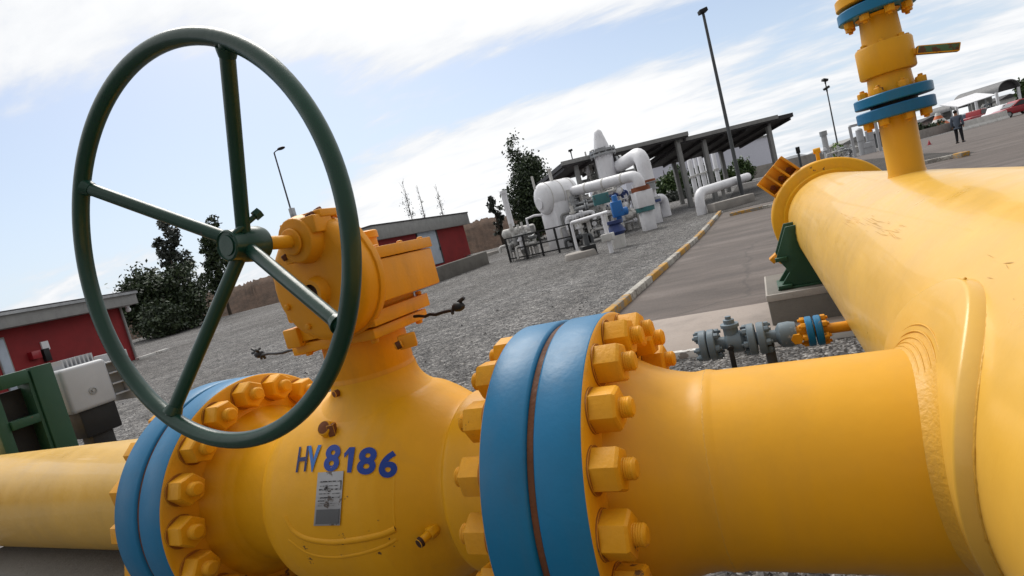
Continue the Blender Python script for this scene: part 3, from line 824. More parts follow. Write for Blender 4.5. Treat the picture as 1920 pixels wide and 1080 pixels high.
b.build('lifting_lug', M['yellow'], cl, bevel=0.003)
b = MB(); b.box((HX-0.545, 6.02, HZ-0.30), (0.13, 0.14, 0.06), rot=Matrix.Rotation(R(-35), 3, 'Y')); b.cyl((HX-0.56, 5.95, HZ-0.29), (HX-0.50, 5.93, HZ-0.36), 0.024, n=6)
b.build('clamp_lug', M['yellow_gear'], cl, bevel=0.004)

# ---------------------------------------------------------------- vent valve on the riser
vv = thing('vent_valve', 'small yellow ball valve with blue flanges and a green lever, standing on the header riser', 'valve', (VX, VY, vz(1.245)+0.064))
small_flange(vv, (VX, VY, vz(1.311)), (0, 0, 1), 0.141, 0.042, 0.110, 8, 1, [M['blue']])
b = MB(); b.lathe((VX, VY, vz(1.345)), (0, 0, 1), [(0, 0.085), (0.055, 0.080), (0.085, 0.078), (0.086, 0.098), (0.092, 0.102), (0.205, 0.103), (0.213, 0.099), (0.214, 0.076), (0.23, 0.073), (0.325, 0.068), (0.335, 0.080)], 48)
for k in range(7):
    a = k*0.9; b.lathe((VX+0.085*math.cos(a), VY+0.085*math.sin(a), vz(1.345)+0.212), (0, 0, 1), [(0, 0.011), (0.012, 0.011), (0.014, 0.008)], 6)
b.build('valve_body', M['yellow'], vv, angle=40)
small_flange(vv, (VX, VY, vz(1.702)), (0, 0, 1), 0.141, 0.044, 0.110, 8, -1, [M['blue']])
b = MB(); b.cyl((VX, VY, vz(1.702)+0.043), (VX, VY, vz(1.702)+0.058), 0.10, n=40, mi=0); b.lathe((VX, VY, vz(1.702)+0.058), (0, 0, 1), [(0, 0.135), (0.004, 0.14), (0.04, 0.14), (0.045, 0.135)], 48, mi=1)
b.build('blind_flange', [M['black'], M['yellow']], vv, angle=40)
b = MB(); l0 = aty(1692, 100, 2.84); l1 = aty(1720, 95, 2.84); l2 = aty(1799, 88, 2.84)
b.bar(l0-Vector((0.05, 0, 0)), l1, 0.014, 0.024, mi=0); b.bar(l1-Vector((0.004, 0, -0.002)), l2, 0.030, 0.034, mi=1)
b.build('lever', [M['yellow_worn'], M['green_lever']], vv, bevel=0.004)

# ---------------------------------------------------------------- drain manifold, blue-grey
GY, GZ = 2.4, 0.492
gm = thing('drain_manifold', 'row of small blue-grey bolted flanges and valves joined to the side of the wide header', 'valve', (-0.1, GY, G0))
def gx(u): return aty(u, 640, GY).x
GN = nut_mesh('hex_nut', 0.024, 0.017, 0.0065, 0.010, M['greypaint'], False); GNu = [False]
OR_N = nut_mesh('hex_nut', 0.024, 0.017, 0.0065, 0.010, M['yellow_gear'], False); ORu = [False]
x = {u: gx(u) for u in (1312, 1326, 1328, 1345, 1360, 1395, 1404, 1420, 1423, 1440, 1458, 1485, 1495, 1516, 1530, 1533, 1547, 1600)}
b = MB(); b.cyl((x[1345]-0.02, GY, GZ), (x[1420]+0.01, GY, GZ), 0.027, n=28); b.lathe((x[1360], GY, GZ), AX, [(0, 0.03), (0.012, 0.045), (0.065, 0.045), (0.080, 0.03)], 28)
b.lathe((x[1360]+0.03, GY, GZ+0.03), (0, 0, 1), [(0, 0.030), (0.035, 0.030), (0.036, 0.037), (0.050, 0.037), (0.052, 0.022), (0.068, 0.022), (0.070, 0.012), (0.082, 0.012)], 20)
b.cyl((x[1440]-0.01, GY, GZ), (x[1458]+0.02, GY, GZ), 0.026, n=24); b.lathe((x[1458], GY, GZ), AX, [(0, 0.03), (0.015, 0.050), (0.050, 0.052), (0.075, 0.046)], 24)
b.build('pipe_body', M['greypaint'], gm, angle=40)
for u0, nd in ((1312, -1), (1328, 1), (1404, -1), (1423, 1)):
    small_flange(gm, (x[u0], GY, GZ), AX, 0.066, 0.030, 0.052, 6, nd, [M['greypaint']], GN, GNu, 0.1)
b = MB(); b.lathe((x[1485]-0.02, GY, GZ), AX, [(0, 0.045), (0.03, 0.047), (0.04, 0.03), (0.055, 0.026), (0.12, 0.026)], 24)
b.lathe((x[1485]+0.02, GY-0.03, GZ-0.01), (0, -1, 0), [(0, 0.022), (0.03, 0.022)], 6)
b.build('yellow_body', M['yellow_gear'], gm, angle=40)
for u0, nd in ((1516, -1), (1533, 1)):
    small_flange(gm, (x[u0], GY, GZ), AX, 0.060, 0.026, 0.046, 6, nd, [M['blue']], OR_N, ORu, 0.3)
b = MB(); b.cyl((x[1547], GY, GZ), (HX-HR+0.03, GY, GZ), 0.0205, n=24); b.build('nipple', M['yellow_gear'], gm)
b = MB(); b.bar((x[1360]+0.02, GY-0.06, GZ-0.02), (x[1360]+0.02, GY-0.065, GZ-0.12), 0.012, 0.02); b.box((x[1360]+0.022, GY-0.066, GZ-0.125), (0.03, 0.02, 0.035)); b.cyl((x[1360]+0.02, GY-0.03, GZ-0.01), (x[1360]+0.02, GY-0.065, GZ-0.012), 0.012, n=12)
b.build('lever', M['black'], gm, bevel=0.002)
b = MB(); b.cyl((x[1440], GY+0.01, G0-0.05), (x[1440], GY+0.01, GZ-0.02), 0.02, n=12); b.build('prop', M['darksteel'], gm)
b = MB(); pt = aty(1482, 612, GY); b.tube([pt+Vector((-0.028, 0, -0.02)), pt+Vector((-0.012, 0, 0.014)), pt+Vector((0.014, 0, 0.0)), pt+Vector((0.028, 0, -0.02))], 0.006, 8)
b.build('wing_handle', M['green_lever'], gm)

# ---------------------------------------------------------------- saddle and plinth
pt_ = thing('concrete_plinth', 'low concrete plinth under the far end of the wide yellow header', 'plinth', (HX, 5.0, G0))
b = MB(); b.box((0.60, 5.05, (0.219+G0-0.1)/2), (1.40, 0.90, 0.219-G0+0.1)); b.build('block', M['concrete_dark'], pt_, bevel=0.012)  # darker concrete than the cap: shade of the sides put into colour
b = MB(); b.box((0.60, 5.05, 0.2195-0.030), (1.412, 0.912, 0.056)); b.build('cap', M['concrete'], pt_, bevel=0.010)
sd = thing('pipe_saddle', 'dark green steel cradle holding the wide yellow header on the plinth', 'pipe support', (HX, 4.8, 0.219))
def saddle_poly():
    L = [(-0.452, 0.70), (-0.555, 0.475), (-0.485, 0.345), (-0.572, 0.2345), (0.572, 0.2345), (0.485, 0.345), (0.555, 0.475), (0.452, 0.70)]
    a1 = math.asin((0.70-HZ)/ (HR+0.003))
    for i in range(25):
        a = a1-(PI+2*a1)*i/24
        L.append(((HR+0.003)*math.cos(a), HZ+(HR+0.003)*math.sin(a)))
    return L
b = MB(); b.prism(saddle_poly(), (HX, 4.72, 0), (1, 0, 0), (0, 0, 1), (0, 1, 0), 0.035); b.build('web', M['green_stand'], sd, bevel=0.003)
b = MB(); b.prism(saddle_poly(), (HX, 5.02, 0), (1, 0, 0), (0, 0, 1), (0, 1, 0), 0.035); b.build('web', M['green_stand'], sd, bevel=0.003)
b = MB()
for s_ in (-1, 1):
    b.box((HX+s_*0.49, 4.888, 0.445), (0.02, 0.262, 0.20)); b.box((HX+s_*0.525, 4.70, 0.462), (0.085, 0.045, 0.03))
    b.box((HX+s_*0.535, 4.70, 0.245), (0.10, 0.05, 0.025))
b.build('stiffener', M['green_stand'], sd, bevel=0.003)
b = MB(); b.box((HX, 4.888, 0.2270), (1.18, 0.40, 0.015)); b.build('base_plate', M['green_stand'], sd, bevel=0.003)

# ---------------------------------------------------------------- green stand and grey box at the left
XS = -4.3
def S_(u, v, x=XS): return atx(u, v, x)
pT = S_(88, 681); zT = pT.z; gz = G0-0.02; yR = pT.y
yP = S_(50, 700).y; yL = S_(-12, 720).y; zM = S_(55, 788).z
st = thing('steel_stand', 'dark green welded steel stand behind the left pipe', 'stand', (XS, yP, G0))
b = MB(); b.box((XS, (yR+yP)/2, (zT+gz)/2), (0.10, yR-yP, zT-gz)); b.build('post', M['green_stand'], st, bevel=0.004)
b = MB(); b.box((XS-0.04, yP-0.012, (zT+gz)/2-0.006), (0.15, 0.020, zT-gz-0.012)); b.build('post_flange', M['green_stand'], st, bevel=0.003)
b = MB(); b.box((XS-0.03, yL-0.03, (zT+gz)/2), (0.10, 0.06, zT-gz)); b.build('post', M['green_stand'], st, bevel=0.004)
b = MB(); b.box((XS+0.005, (yL+yP)/2-0.01, zT-0.045), (0.13, yP-yL-0.024, 0.085)); b.build('top_rail', M['green_stand'], st, bevel=0.004)
b = MB(); b.box((XS-0.01, (yL+yP)/2-0.01, zM), (0.10, yP-yL-0.024, 0.055)); b.build('cross_rail', M['green_stand'], st, bevel=0.004)
b = MB(); b.box((XS-0.10, (yL+yP)/2, (zT-0.11+gz)/2), (0.03, yP-yL-0.03, zT-0.11-gz)); b.build('opening_dark', M['black'], st)  # black sheet added to paint the dark of the frame opening
XB = XS-0.02
c0_ = atx(107, 690, XB); c1_ = atx(195, 665, XB); c2_ = atx(128, 782, XB)
by0, by1 = c0_.y, c1_.y; bzt = (c0_.z+c1_.z)/2-0.02; bzb = c2_.z; bcy = (by0+by1)/2; bcz = (bzt+bzb)/2; bh = bzt-bzb; bw = by1-by0
jb = thing('junction_box', 'pale grey ribbed metal equipment box beside the dark green stand', 'equipment box', (XB-0.15, bcy, G0))
b = MB(); b.box((XB-0.14, bcy, bcz), (0.28, bw, bh)); b.build('body', M['greybox'], jb, bevel=0.028, segs=4)
b = MB(); b.box((XB-0.15, by1+0.115, bcz-0.005), (0.40, 0.022, bh*1.16)); b.build('cooling_flange', M['greybox'], jb, bevel=0.006)
for k in range(4):
    b = MB(); b.box((XB-0.14, by1+0.052, bcz-bh*.38+bh*.25*k), (0.26, 0.104, 0.010)); b.build('rib', M['greybox'], jb, bevel=0.002)
b = MB(); b.box((XB-0.17, by1+0.05, bcz), (0.18, 0.10, bh*.8)); b.build('neck', M['fascia'], jb)
for k in range(8):
    b = MB(); b.box((XB-0.22, by0+bw*.30+bw*.09*k, bzt+0.028), (0.22, 0.010, 0.060)); b.build('cooling_fin', M['greybox'], jb)
b = MB(); b.lathe((XB-0.004, bcy+0.01, bcz-0.04), (1, 0, 0), [(0, 0.026), (0.010, 0.026), (0.011, 0.019), (0.005, 0.018), (0.005, 0.010), (0.014, 0.009)], 24); b.build('bolt_boss', M['steel'], jb)
b = MB(); b.box((XB-0.16, bcy+0.03, bzb-0.09), (0.22, bw*.8, 0.20)); b.box((XB-0.16, bcy+0.03, (bzb-0.17+G0)/2), (0.14, 0.14, bzb-0.17-G0+.02)); b.build('pedestal', M['black'], jb, bevel=0.01)
# concrete pier below the left pipe
pr = MB(); pr.box((-2.85, 1.20, (G0-0.1+0.345)/2), (1.25, 0.50, 0.345-G0+0.1))
tag(pr.build('concrete_pier', M['concrete_dark'], None, bevel=0.02), 'dark concrete pier under the left yellow pipe', 'pier')
# ================================================================== YARD
def sheet(name, x0, x1, y0, y1, dz, nx, ny, mat, shape=None):
    b = MB(); vs = []; fs = []
    for j in range(ny+1):
        for i in range(nx+1):
            x = x0+(x1-x0)*i/nx; y = y0+(y1-y0)*j/ny
            if shape: x, y = shape(x, y)
            vs.append((x, y, terrain(x, y)+dz))
    for j in range(ny):
        for i in range(nx): a = j*(nx+1)+i; fs.append((a, a+1, a+nx+2, a+nx+1))
    b.add(vs, fs); o = b.build(name, mat, None, angle=180); o['kind'] = 'structure'; return o
b = MB(); vs = []; fs = []
radii = [0.0]+[0.6*1.06**k for k in range(0, 160)]
radii = [r for r in radii if r < 2600]; NS = 120
for r in radii:
    for k in range(NS):
        a = 2*PI*k/NS; x, y = r*math.cos(a), r*math.sin(a); vs.append((x, y, terrain(x, y)))
for i in range(len(radii)-1):
    for k in range(NS): fs.append((i*NS+k, i*NS+(k+1) % NS, (i+1)*NS+(k+1) % NS, (i+1)*NS+k))
b.add(vs, fs); go = b.build('ground', M['gravel'], None, angle=180); go['kind'] = 'structure'

KX0, KY0, KX1, KY1 = -1.86, 5.75, -1.36, 21.2          # kerb line along the asphalt
def kx(y): return KX0+(KX1-KX0)*(y-KY0)/(KY1-KY0)
sheet('asphalt_pad', 0, 1, 5.55, 21.0, 0.012, 26, 26, M['asphalt'], lambda s, y: (kx(y)+0.06+s*(9.0-kx(y)), y))
sheet('asphalt_yard', 6.0, 75, 21.0, 70, 0.012, 40, 40, M['asphalt'])
sheet('soil_strip', -1.3, 6.0, 21.25, 44, 0.010, 16, 30, M['darksoil'])
b = MB(); b.box((0.55, 4.87, G0+0.012), (3.9, 1.30, 0.06)); o = b.build('concrete_path', M['path'], None, bevel=0.008); o['kind'] = 'structure'
b = MB(); b.box((0.55, 4.192, G0+0.018), (3.9, 0.050, 0.075)); b.build('path_edge_line', M['whiteline'], None, bevel=0.006)['kind'] = 'structure'

def kerb_stone(p0, p1, yellow, label, w_=0.115, h_=0.11):
    t = thing('kerb_stone', label, 'kerb', ((p0[0]+p1[0])/2, (p0[1]+p1[1])/2, terrain(p0[0], p0[1])), 'painted kerb stones round the asphalt')
    z0 = terrain(*p0[:2]); z1 = terrain(*p1[:2])
    b = MB(); b.bar((p0[0], p0[1], z0+h_/2-0.03), (p1[0], p1[1], z1+h_/2-0.03), w_, h_+0.06)
    o = b.build('block', M['kerb_yellow'] if yellow else M['kerb_white'], t, bevel=0.018, segs=2)
    return t
names = ['nearest the blue flange', 'second from the blue flange', 'third from the blue flange', 'fourth from the blue flange', 'fifth from the blue flange', 'sixth from the blue flange',
         'seventh from the blue flange', 'eighth from the blue flange', 'ninth from the blue flange', 'tenth from the blue flange', 'eleventh from the blue flange']
y = KY0; i = 0; L_k = 1.38
for i in range(11):
    y0 = KY0+i*1.40; y1 = y0+L_k
    kerb_stone((kx(y0), y0), (kx(y1), y1), i % 2 == 0, 'worn %s kerb stone along the gravel, %s' % ('yellow' if i % 2 == 0 else 'white', names[i]))
names2 = ['at the far corner of the asphalt', 'next to the corner stone', 'third from the corner', 'fourth from the corner', 'fifth from the corner']
c0 = ground(1360, 408); c1 = ground(1442, 390); dv = (c1-c0); dv.z = 0; dv.normalize()
for i in range(5):
    p0 = c0+dv*(0.15+1.0*i); p1 = c0+dv*(0.15+1.0*i+0.98)
    kerb_stone(p0, p1, i % 2 == 0, '%s kerb stone in the far row, %s' % ('yellow' if i % 2 == 0 else 'white', names2[i]))

# loose stones lying on the near gravel
def stones(n, r0, r1, a0, a1, s0, s1, ok, big=0):
    vs = []; fs = []; base = np.array([(0, 0, 1), (1, 0, 0), (-.5, .87, 0), (-.5, -.87, 0), (0, 0, -.4)])
    tri = [(0, 1, 2), (0, 2, 3), (0, 3, 1)]
    k = 0; tries = 0
    while k < n and tries < n*6:
        tries += 1
        r = math.exp(random.uniform(math.log(r0), math.log(r1))); a = random.uniform(a0, a1)
        x, y = r*math.cos(a), r*math.sin(a)
        if not ok(x, y): continue
        s = random.uniform(s0, s1)*random.choice((0.7, 1, 1, 1.3))*(random.uniform(1.6, 2.6) if k < big else 1); an = random.uniform(0, 2*PI); z = terrain(x, y)
        q = len(vs)
        for bx, by, bz in base[:4]:
            j = 1+random.uniform(-.35, .35); X = bx*math.cos(an)-by*math.sin(an); Y = bx*math.sin(an)+by*math.cos(an)
            vs.append((x+X*s*j, y+Y*s*j*random.uniform(.6, 1), z-0.15*s+bz*s*random.uniform(.5, .95)))
        for t in tri: fs.append(tuple(q+i for i in t))
        k += 1
    me = bpy.data.meshes.new('gravel_stones'); me.from_pydata(vs, [], fs); me.materials.append(M['stone'])
    o = bpy.data.objects.new('gravel_stones', me); col.objects.link(o); o['kind'] = 'stuff'; o['label'] = 'loose grey gravel stones covering the yard'; o['category'] = 'gravel'
    return o
def _ok(x, y): return True
def ok_gravel(x, y):
    if 4.15 < y < 5.55 and -1.45 < x < 2.6: return False
    if y > 5.5 and x > kx(y)-0.12: return False
    return True
stones(60000, 1.3, 24.0, R(60), R(190), 0.008, 0.017, ok_gravel, 1400)

# ================================================================== RED BUILDINGS
def vdir(u, v): return bearing(u, v)
UP = Vector((0, 0, 1))
# left building: its long wall runs from the near left to the corner by the trees
cr = ground(257, 673); wd = vdir(1118, 404); sc = depth(cr)/FPX
b1 = thing('red_building', 'long low red building with a grey roof edge at the left, by the bushes', 'building', cr)
LEN = 17.0; hw = 103*sc*0.985; nd = Vector((wd.y, -wd.x, 0))
back = -nd if nd.dot(cr) < 0 else nd           # away from the camera
p1 = cr-wd*LEN
zb = cr.z-0.5
def wall_prism(bm, a, c, zb, zt, th, away): bm.prism([(0, zb), ((c-a).length, zb), ((c-a).length, zt), (0, zt)], (a.x, a.y, 0), (c-a).normalized(), UP, away, th)
b = MB(); a_ = Vector((p1.x, p1.y, 0)); c_ = Vector((cr.x, cr.y, 0))
wall_prism(b, a_, c_, zb, cr.z+hw, 6.0, back); b.build('wall', M['redwall'], b1)
b = MB(); ov = 0.55
a2 = a_-wd*ov-back*ov; c2 = c_+wd*0.30-back*ov; fh = 22*sc
wall_prism(b, a2, c2, cr.z+hw-0.02, cr.z+hw+fh, 6.0+2*ov, back); b.build('roof', M['fascia'], b1, bevel=0.01)
b = MB(); wall_prism(b, a2-back*0.03, c2-back*0.03+wd*0.03, cr.z+hw+fh, cr.z+hw+fh+0.05, 6.1+2*ov, back); b.build('roof_sheet', M['roofdark'], b1)
def wall_pt(u, v, n0, off):   # bearing against the wall plane
    d = ray(u, v); t = ((cr-EYE).dot(n0)-off)/d.dot(n0); return EYE+d*t
def wall_box(parent, u0, v0, u1, v1, name, mat, th=0.05, wdv=wd, bk=back, zbot=None):
    p = wall_pt(u0, v0, bk, 0); q = wall_pt(u1, v1, bk, 0)
    s0 = p.dot(wdv); s1 = q.dot(wdv); zt = p.z; zb_ = q.z if zbot is None else zbot
    o = p-wdv*s0+wdv*min(s0, s1); o.z = 0
    b = MB(); b.prism([(0, zb_), (abs(s1-s0), zb_), (abs(s1-s0), zt), (0, zt)], o-bk*th, wdv, UP, bk, th*1.8)
    return b.build(name, mat, parent, bevel=0.01)
wall_box(b1, -17, 637, 15, 660, 'door_frame', M['fascia'], 0.035, zbot=cr.z-0.05)
b = MB(); q = wall_pt(226, 580, back, 0.08); b.cyl((q.x, q.y, cr.z-.3), (q.x, q.y, cr.z+hw), .045, n=10); b.build('downpipe', M['fascia'], b1)
b = MB(); b.bar(a2+UP*(cr.z+hw+fh*.9)-back*.06, c2+UP*(cr.z+hw+fh*.9)-back*.06, .10, .09); b.build('gutter', M['steel'], b1)
dr = wall_box(b1, -14, 640, 12, 660, 'door', M['doorpaint'], zbot=cr.z-0.05)
wall_box(b1, 74, 642, 93, 655, 'notice_board', M['white'])
wall_box(b1, 50, 662, 72, 672, 'fire_hose_box', M['redpaint'], 0.18)
wall_box(b1, 75, 656, 94, 676, 'meter_box', M['black'], 0.12)
b = MB(); lp = wall_pt(239, 576, back, 0.12); b.box(lp, (0.10, 0.10, 0.2)); b.sphere(lp-Vector((0, 0, .1)), 0.09); b.build('wall_lamp', M['white'], b1)
# second building, on a raised platform behind the valve gearbox
cr = Vector(EYE+ray(884, 481)*((1.22)/0.0001 if False else 1))
dB = 33.0; cr = pd(884, 481, dB); sc = dB/FPX; wd = Vector((0.03, 1, 0)).normalized(); back = Vector((-wd.y, wd.x, 0))
b2 = thing('red_building', 'small red building with a pale blue door and grey roof, behind the valve gearbox', 'building', Vector((cr.x, cr.y, terrain(cr.x, cr.y))))
hw = 61*sc; fh = 20*sc
# find the near corner by its bearing
def corner_t(u_t):
    lo, hi = 0.5, 20
    for _ in range(40):
        m = (lo+hi)/2; q = cr-wd*m-EYE; uu = 960+FPX*(q+Vector((0, 0, hw))).dot(RIGHT)/q.dot(FWD)
        if uu > u_t: lo = m
        else: hi = m
    return lo
LEN2 = corner_t(704); a_ = Vector((cr.x, cr.y, 0))-wd*LEN2; c_ = Vector((cr.x, cr.y, 0))
b = MB(); wall_prism(b, a_, c_, cr.z-1.2, cr.z+hw, 4.5, back); b.build('wall', M['redwall'], b2)
b = MB(); wall_prism(b, a_-wd*0.35-back*0.3, c_+wd*0.35-back*0.3, cr.z+hw-0.02, cr.z+hw+fh, 5.1, back); b.build('roof', M['fascia'], b2, bevel=0.01)
b = MB(); wall_prism(b, a_-wd*0.38-back*0.33, c_+wd*0.38-back*0.33, cr.z+hw+fh, cr.z+hw+fh+0.06, 5.16, back); b.build('roof_sheet', M['roofdark'], b2)
wall_box(b2, 777, 433, 834, 492, 'door_frame', M['roofdark'], 0.03, wd, back)
dr2 = wall_box(b2, 780, 436, 830, 492, 'door', M['doorpaint'], 0.06, wd, back)
p = wall_pt(826, 466, back, 0.10); b = MB(); b.box(p, (0.06, 0.06, 0.16)); b.build('handle', M['black'], dr2)
pf = thing('concrete_platform', 'raised concrete platform edge in front of the small red building', 'platform', Vector((cr.x, cr.y-2, terrain(cr.x, cr.y-2))))
b = MB(); wall_prism(b, a_-wd*3-back*1.5, c_+wd*1.2-back*1.5, cr.z-1.3, cr.z-0.02, 1.4, back); b.build('slab', M['concrete'], pf, bevel=0.02)
s0_ = ground(258, 675); s1_ = ground(314, 657); ks = MB(); ks.bar(s0_+UP*.03, s1_+UP*.03, .22, .12)
tag(ks.build('edging_strip', M['whiteline'], None, bevel=.01), 'thin pale concrete edging strip at the foot of the left red building', 'edging')
g0 = ground(760, 552); g1 = ground(918, 494)
rw = thing('retaining_wall', 'low grey concrete retaining wall on the gravel behind the valve gearbox', 'wall', (g0+g1)/2)
hr = 24*depth(g1)/FPX; d_ = (g1-g0).normalized(); n_ = Vector((-d_.y, d_.x, 0)).normalized()
b = MB(); b.prism([(0, g0.z-0.2), ((g1-g0).length, g1.z-0.2), ((g1-g0).length, g1.z+hr), (0, g0.z+hr)], (g0.x, g0.y, 0), Vector((d_.x, d_.y, 0)).normalized(), UP, n_, 0.3); b.build('wall', M['concrete_dark'], rw, bevel=0.02)
b = MB(); r_ = random.Random(5)
for k in range(9): b.sphere(pd(838+r_.uniform(0, 45), 488-r_.uniform(0, 10), dB-0.6), r_.uniform(.08, .18), 7, 5, (1.3, 1, .6))
# rubble lies along the platform edge
rb = b.build('rubble', M['stone'], pf, flat=True); rb['kind'] = 'stuff'

# ================================================================== BERM, HILLS
def ridge(name, mat, prof, D0, D1, label=None, thick=None, kind='structure', sub=14, rough=0.18, seed=1):
    # prof: list of (bearing px x, px y of the crest); foot on the terrain at D0, crest at D1, back slope beyond
    r_ = random.Random(seed); b = MB(); P_ = []
    for i in range(len(prof)-1):
        for k in range(sub):
            t = k/sub; P_.append((prof[i][0]*(1-t)+prof[i+1][0]*t, prof[i][1]*(1-t)+prof[i+1][1]*t))
    P_.append(prof[-1]); rows = []
    for u, v in P_:
        cr_ = pd(u, v, D1); dr_ = Vector((cr_.x, cr_.y, 0)).normalized()
        f_ = dr_*(D0/D1*Vector((cr_.x, cr_.y, 0)).length); f_.z = terrain(f_.x, f_.y)-0.15
        cr_.z += r_.uniform(-rough, rough)
        m1 = f_.lerp(cr_, .35)+Vector((0, 0, r_.uniform(-rough, rough)*.7)); m2 = f_.lerp(cr_, .75)+Vector((0, 0, r_.uniform(0, rough)*1.2))
        bk = cr_+dr_*(D1-D0)*1.3; bk.z = terrain(bk.x, bk.y)-0.2
        rows.append([f_, m1, m2, cr_, bk])
    n = len(rows); vs = [p for r in rows for p in r]; fs = []
    for i in range(n-1):
        for j in range(4): fs.append((i*5+j, (i+1)*5+j, (i+1)*5+j+1, i*5+j+1))
    b.add(vs, fs); o = b.build(name, mat, None, angle=70); o['kind'] = kind; return o
ridge('earth_bank', M['soil'], [(-500, 660), (-100, 600), (120, 585), (300, 560), (430, 543), (480, 524), (560, 500), (700, 470), (860, 425), (905, 410), (950, 404), (985, 400), (1060, 392)], 40, 43.5, rough=0.10, sub=20)
ridge('far_hill', M['hill'], [(1380, 312), (1450, 299), (1500, 291), (1580, 273), (1660, 255), (1760, 228), (1850, 200), (1960, 172), (2300, 80)], 300, 420, sub=6, rough=1.2, seed=3)

# ================================================================== TREES
def leaf_cloud(parent, blobs, n, ls, mat, seed, name='crown'):
    n = int(n*1.6); ls = ls*0.80
    r_ = np.random.default_rng(seed)
    w_ = np.array([b_[1]*b_[2]*b_[3] for b_ in blobs]); w_ = w_/w_.sum()
    idx = r_.choice(len(blobs), n, p=w_)
    C = np.array([b_[0] for b_ in blobs])[idx]; S = np.array([b_[1:4] for b_ in blobs])[idx]
    d = r_.normal(size=(n, 3)); d /= np.linalg.norm(d, axis=1)[:, None]
    # leaves gather in sprays through the volume
    rad = r_.uniform(0.25, 1.05, n)**0.6
    P_ = C+d*S*rad[:, None]
    k = max(8, n//26); centers = P_[r_.choice(n, k)]
    near = centers[r_.integers(0, k, n)]
    spread = S.mean(axis=1)[:, None]*0.17
    P_ = np.where(r_.random(n)[:, None] < 0.8, near+r_.normal(size=(n, 3))*spread, P_)
    a = r_.normal(size=(n, 3)); a /= np.linalg.norm(a, axis=1)[:, None]
    c = r_.normal(size=(n, 3)); c -= a*(a*c).sum(1)[:, None]; c /= np.linalg.norm(c, axis=1)[:, None]
    s = ls*r_.uniform(0.6, 1.4, n)[:, None]
    V = np.stack([P_-a*s, P_+c*s*0.55, P_+a*s, P_-c*s*0.55], 1).reshape(-1, 3)
    off = np.array(world_loc(parent)); V = V-off
    me = bpy.data.meshes.new(name); me.from_pydata(V.tolist(), [], [(4*i, 4*i+1, 4*i+2, 4*i+3) for i in range(n)]); me.materials.append(mat)
    o = bpy.data.objects.new(name, me); col.objects.link(o); o.parent = parent; return o
def tree(name, label, cat, base, H, W, mat, shape='round', n=4200, ls=0.10, seed=1, trunk=0.12, bark='bark', group=None):
    base = Vector(base); t = thing(name, label, cat, base, group); r_ = random.Random(seed)
    b = MB(); lean = Vector((r_.uniform(-.05, .05), r_.uniform(-.05, .05), 0))*H
    tp = base+Vector((0, 0, H*(0.55 if shape == 'round' else 0.9)))+lean
    b.tube([base-Vector((0, 0, .2)), base.lerp(tp, .4), base.lerp(tp, .75), tp], 1, 8, radii=[trunk, trunk*.75, trunk*.5, trunk*.15])
    blobs = []
    if shape == 'round':
        for k in range(11):
            a = r_.uniform(0, 2*PI); rr = W*0.5*r_.uniform(0.1, 0.62); z = H*r_.uniform(0.28, 0.80)
            s = W*r_.uniform(0.17, 0.28); blobs.append((base+Vector((rr*math.cos(a), rr*math.sin(a), z)), s, s, s*r_.uniform(.7, 1)))
        blobs.append((base+Vector((0, 0, H*.45)), W*.36, W*.36, H*.36))
    elif shape == 'bush':
        for k in range(12):
            a = r_.uniform(0, 2*PI); rr = W*0.5*r_.uniform(0.1, 0.7); z = H*r_.uniform(0.12, 0.75)
            s = W*r_.uniform(0.16, 0.26); blobs.append((base+Vector((rr*math.cos(a), rr*math.sin(a), z)), s, s, s*.9))
        blobs.append((base+Vector((0, 0, H*.35)), W*.42, W*.42, H*.36))
    elif shape == 'column':
        for k in range(15):
            f = k/14; z = H*(0.10+0.86*f); wd_ = W*0.5*(0.55+0.55*math.sin(PI*min(1, .22+f*.8)))*(1-.55*f**3); a = r_.uniform(0, 2*PI)
            s = wd_*r_.uniform(.50, .72); blobs.append((base+lean*f+Vector((math.cos(a)*wd_*.45, math.sin(a)*wd_*.45, z)), s, s, s*1.0))
    else:   # open, feathery crown
        for k in range(13):
            f = k/12; z = H*(0.30+0.68*f); a = r_.uniform(0, 2*PI); rr = W*.33*r_.uniform(.2, 1)*(1-.45*f)
            s = W*r_.uniform(.12, .2); blobs.append((base+lean*f+Vector((math.cos(a)*rr, math.sin(a)*rr, z)), s, s, s*1.4))
    for c_, s1, s2, s3 in blobs[:9]:
        s0 = base.lerp(tp, min(.95, max(.15, (c_.z-base.z)/H*.75))); b.tube([s0, s0.lerp(c_, .5)+Vector((0, 0, .05*H*.3)), c_], 1, 6, radii=[trunk*.4, trunk*.25, trunk*.08])
    b.build('trunk', M[bark], t)
    leaf_cloud(t, blobs, n, ls, M[mat], seed)
    return t
def px_tree(name, label, cat, u, v, D, hpx, wpx, mat, shape, **kw):
    p = pd(u, v, D); sc = D/FPX; g = terrain(p.x, p.y); H = hpx*sc/0.985+(p.z-g)
    return tree(name, label, cat, (p.x, p.y, g), H, wpx*sc, mat, shape, **kw)
px_tree('bushy_tree', 'dark round bushy tree beside the left red building', 'tree', 285, 618, 34, 138, 100, 'leaf_dark', 'bush', n=6500, ls=0.13, seed=3)
px_tree('bushy_tree', 'dark green bushy tree between the left red building and the earth bank', 'tree', 352, 602, 34.5, 130, 105, 'leaf_dark', 'bush', n=6500, ls=0.13, seed=5)
px_tree('shrub', 'low dark shrub at the foot of the bushy trees', 'shrub', 318, 612, 32.5, 62, 110, 'leaf_dark', 'bush', n=3200, ls=0.12, seed=6)
px_tree('feathery_tree', 'tall feathery tree rising behind the bushy trees', 'tree', 366, 600, 40, 192, 82, 'leaf_grey', 'open', n=2600, ls=0.16, seed=9)
px_tree('feathery_tree', 'tall dark feathery tree seen through the handwheel hub', 'tree', 432, 590, 40, 168, 84, 'leaf_dark', 'open', n=3000, ls=0.16, seed=12)
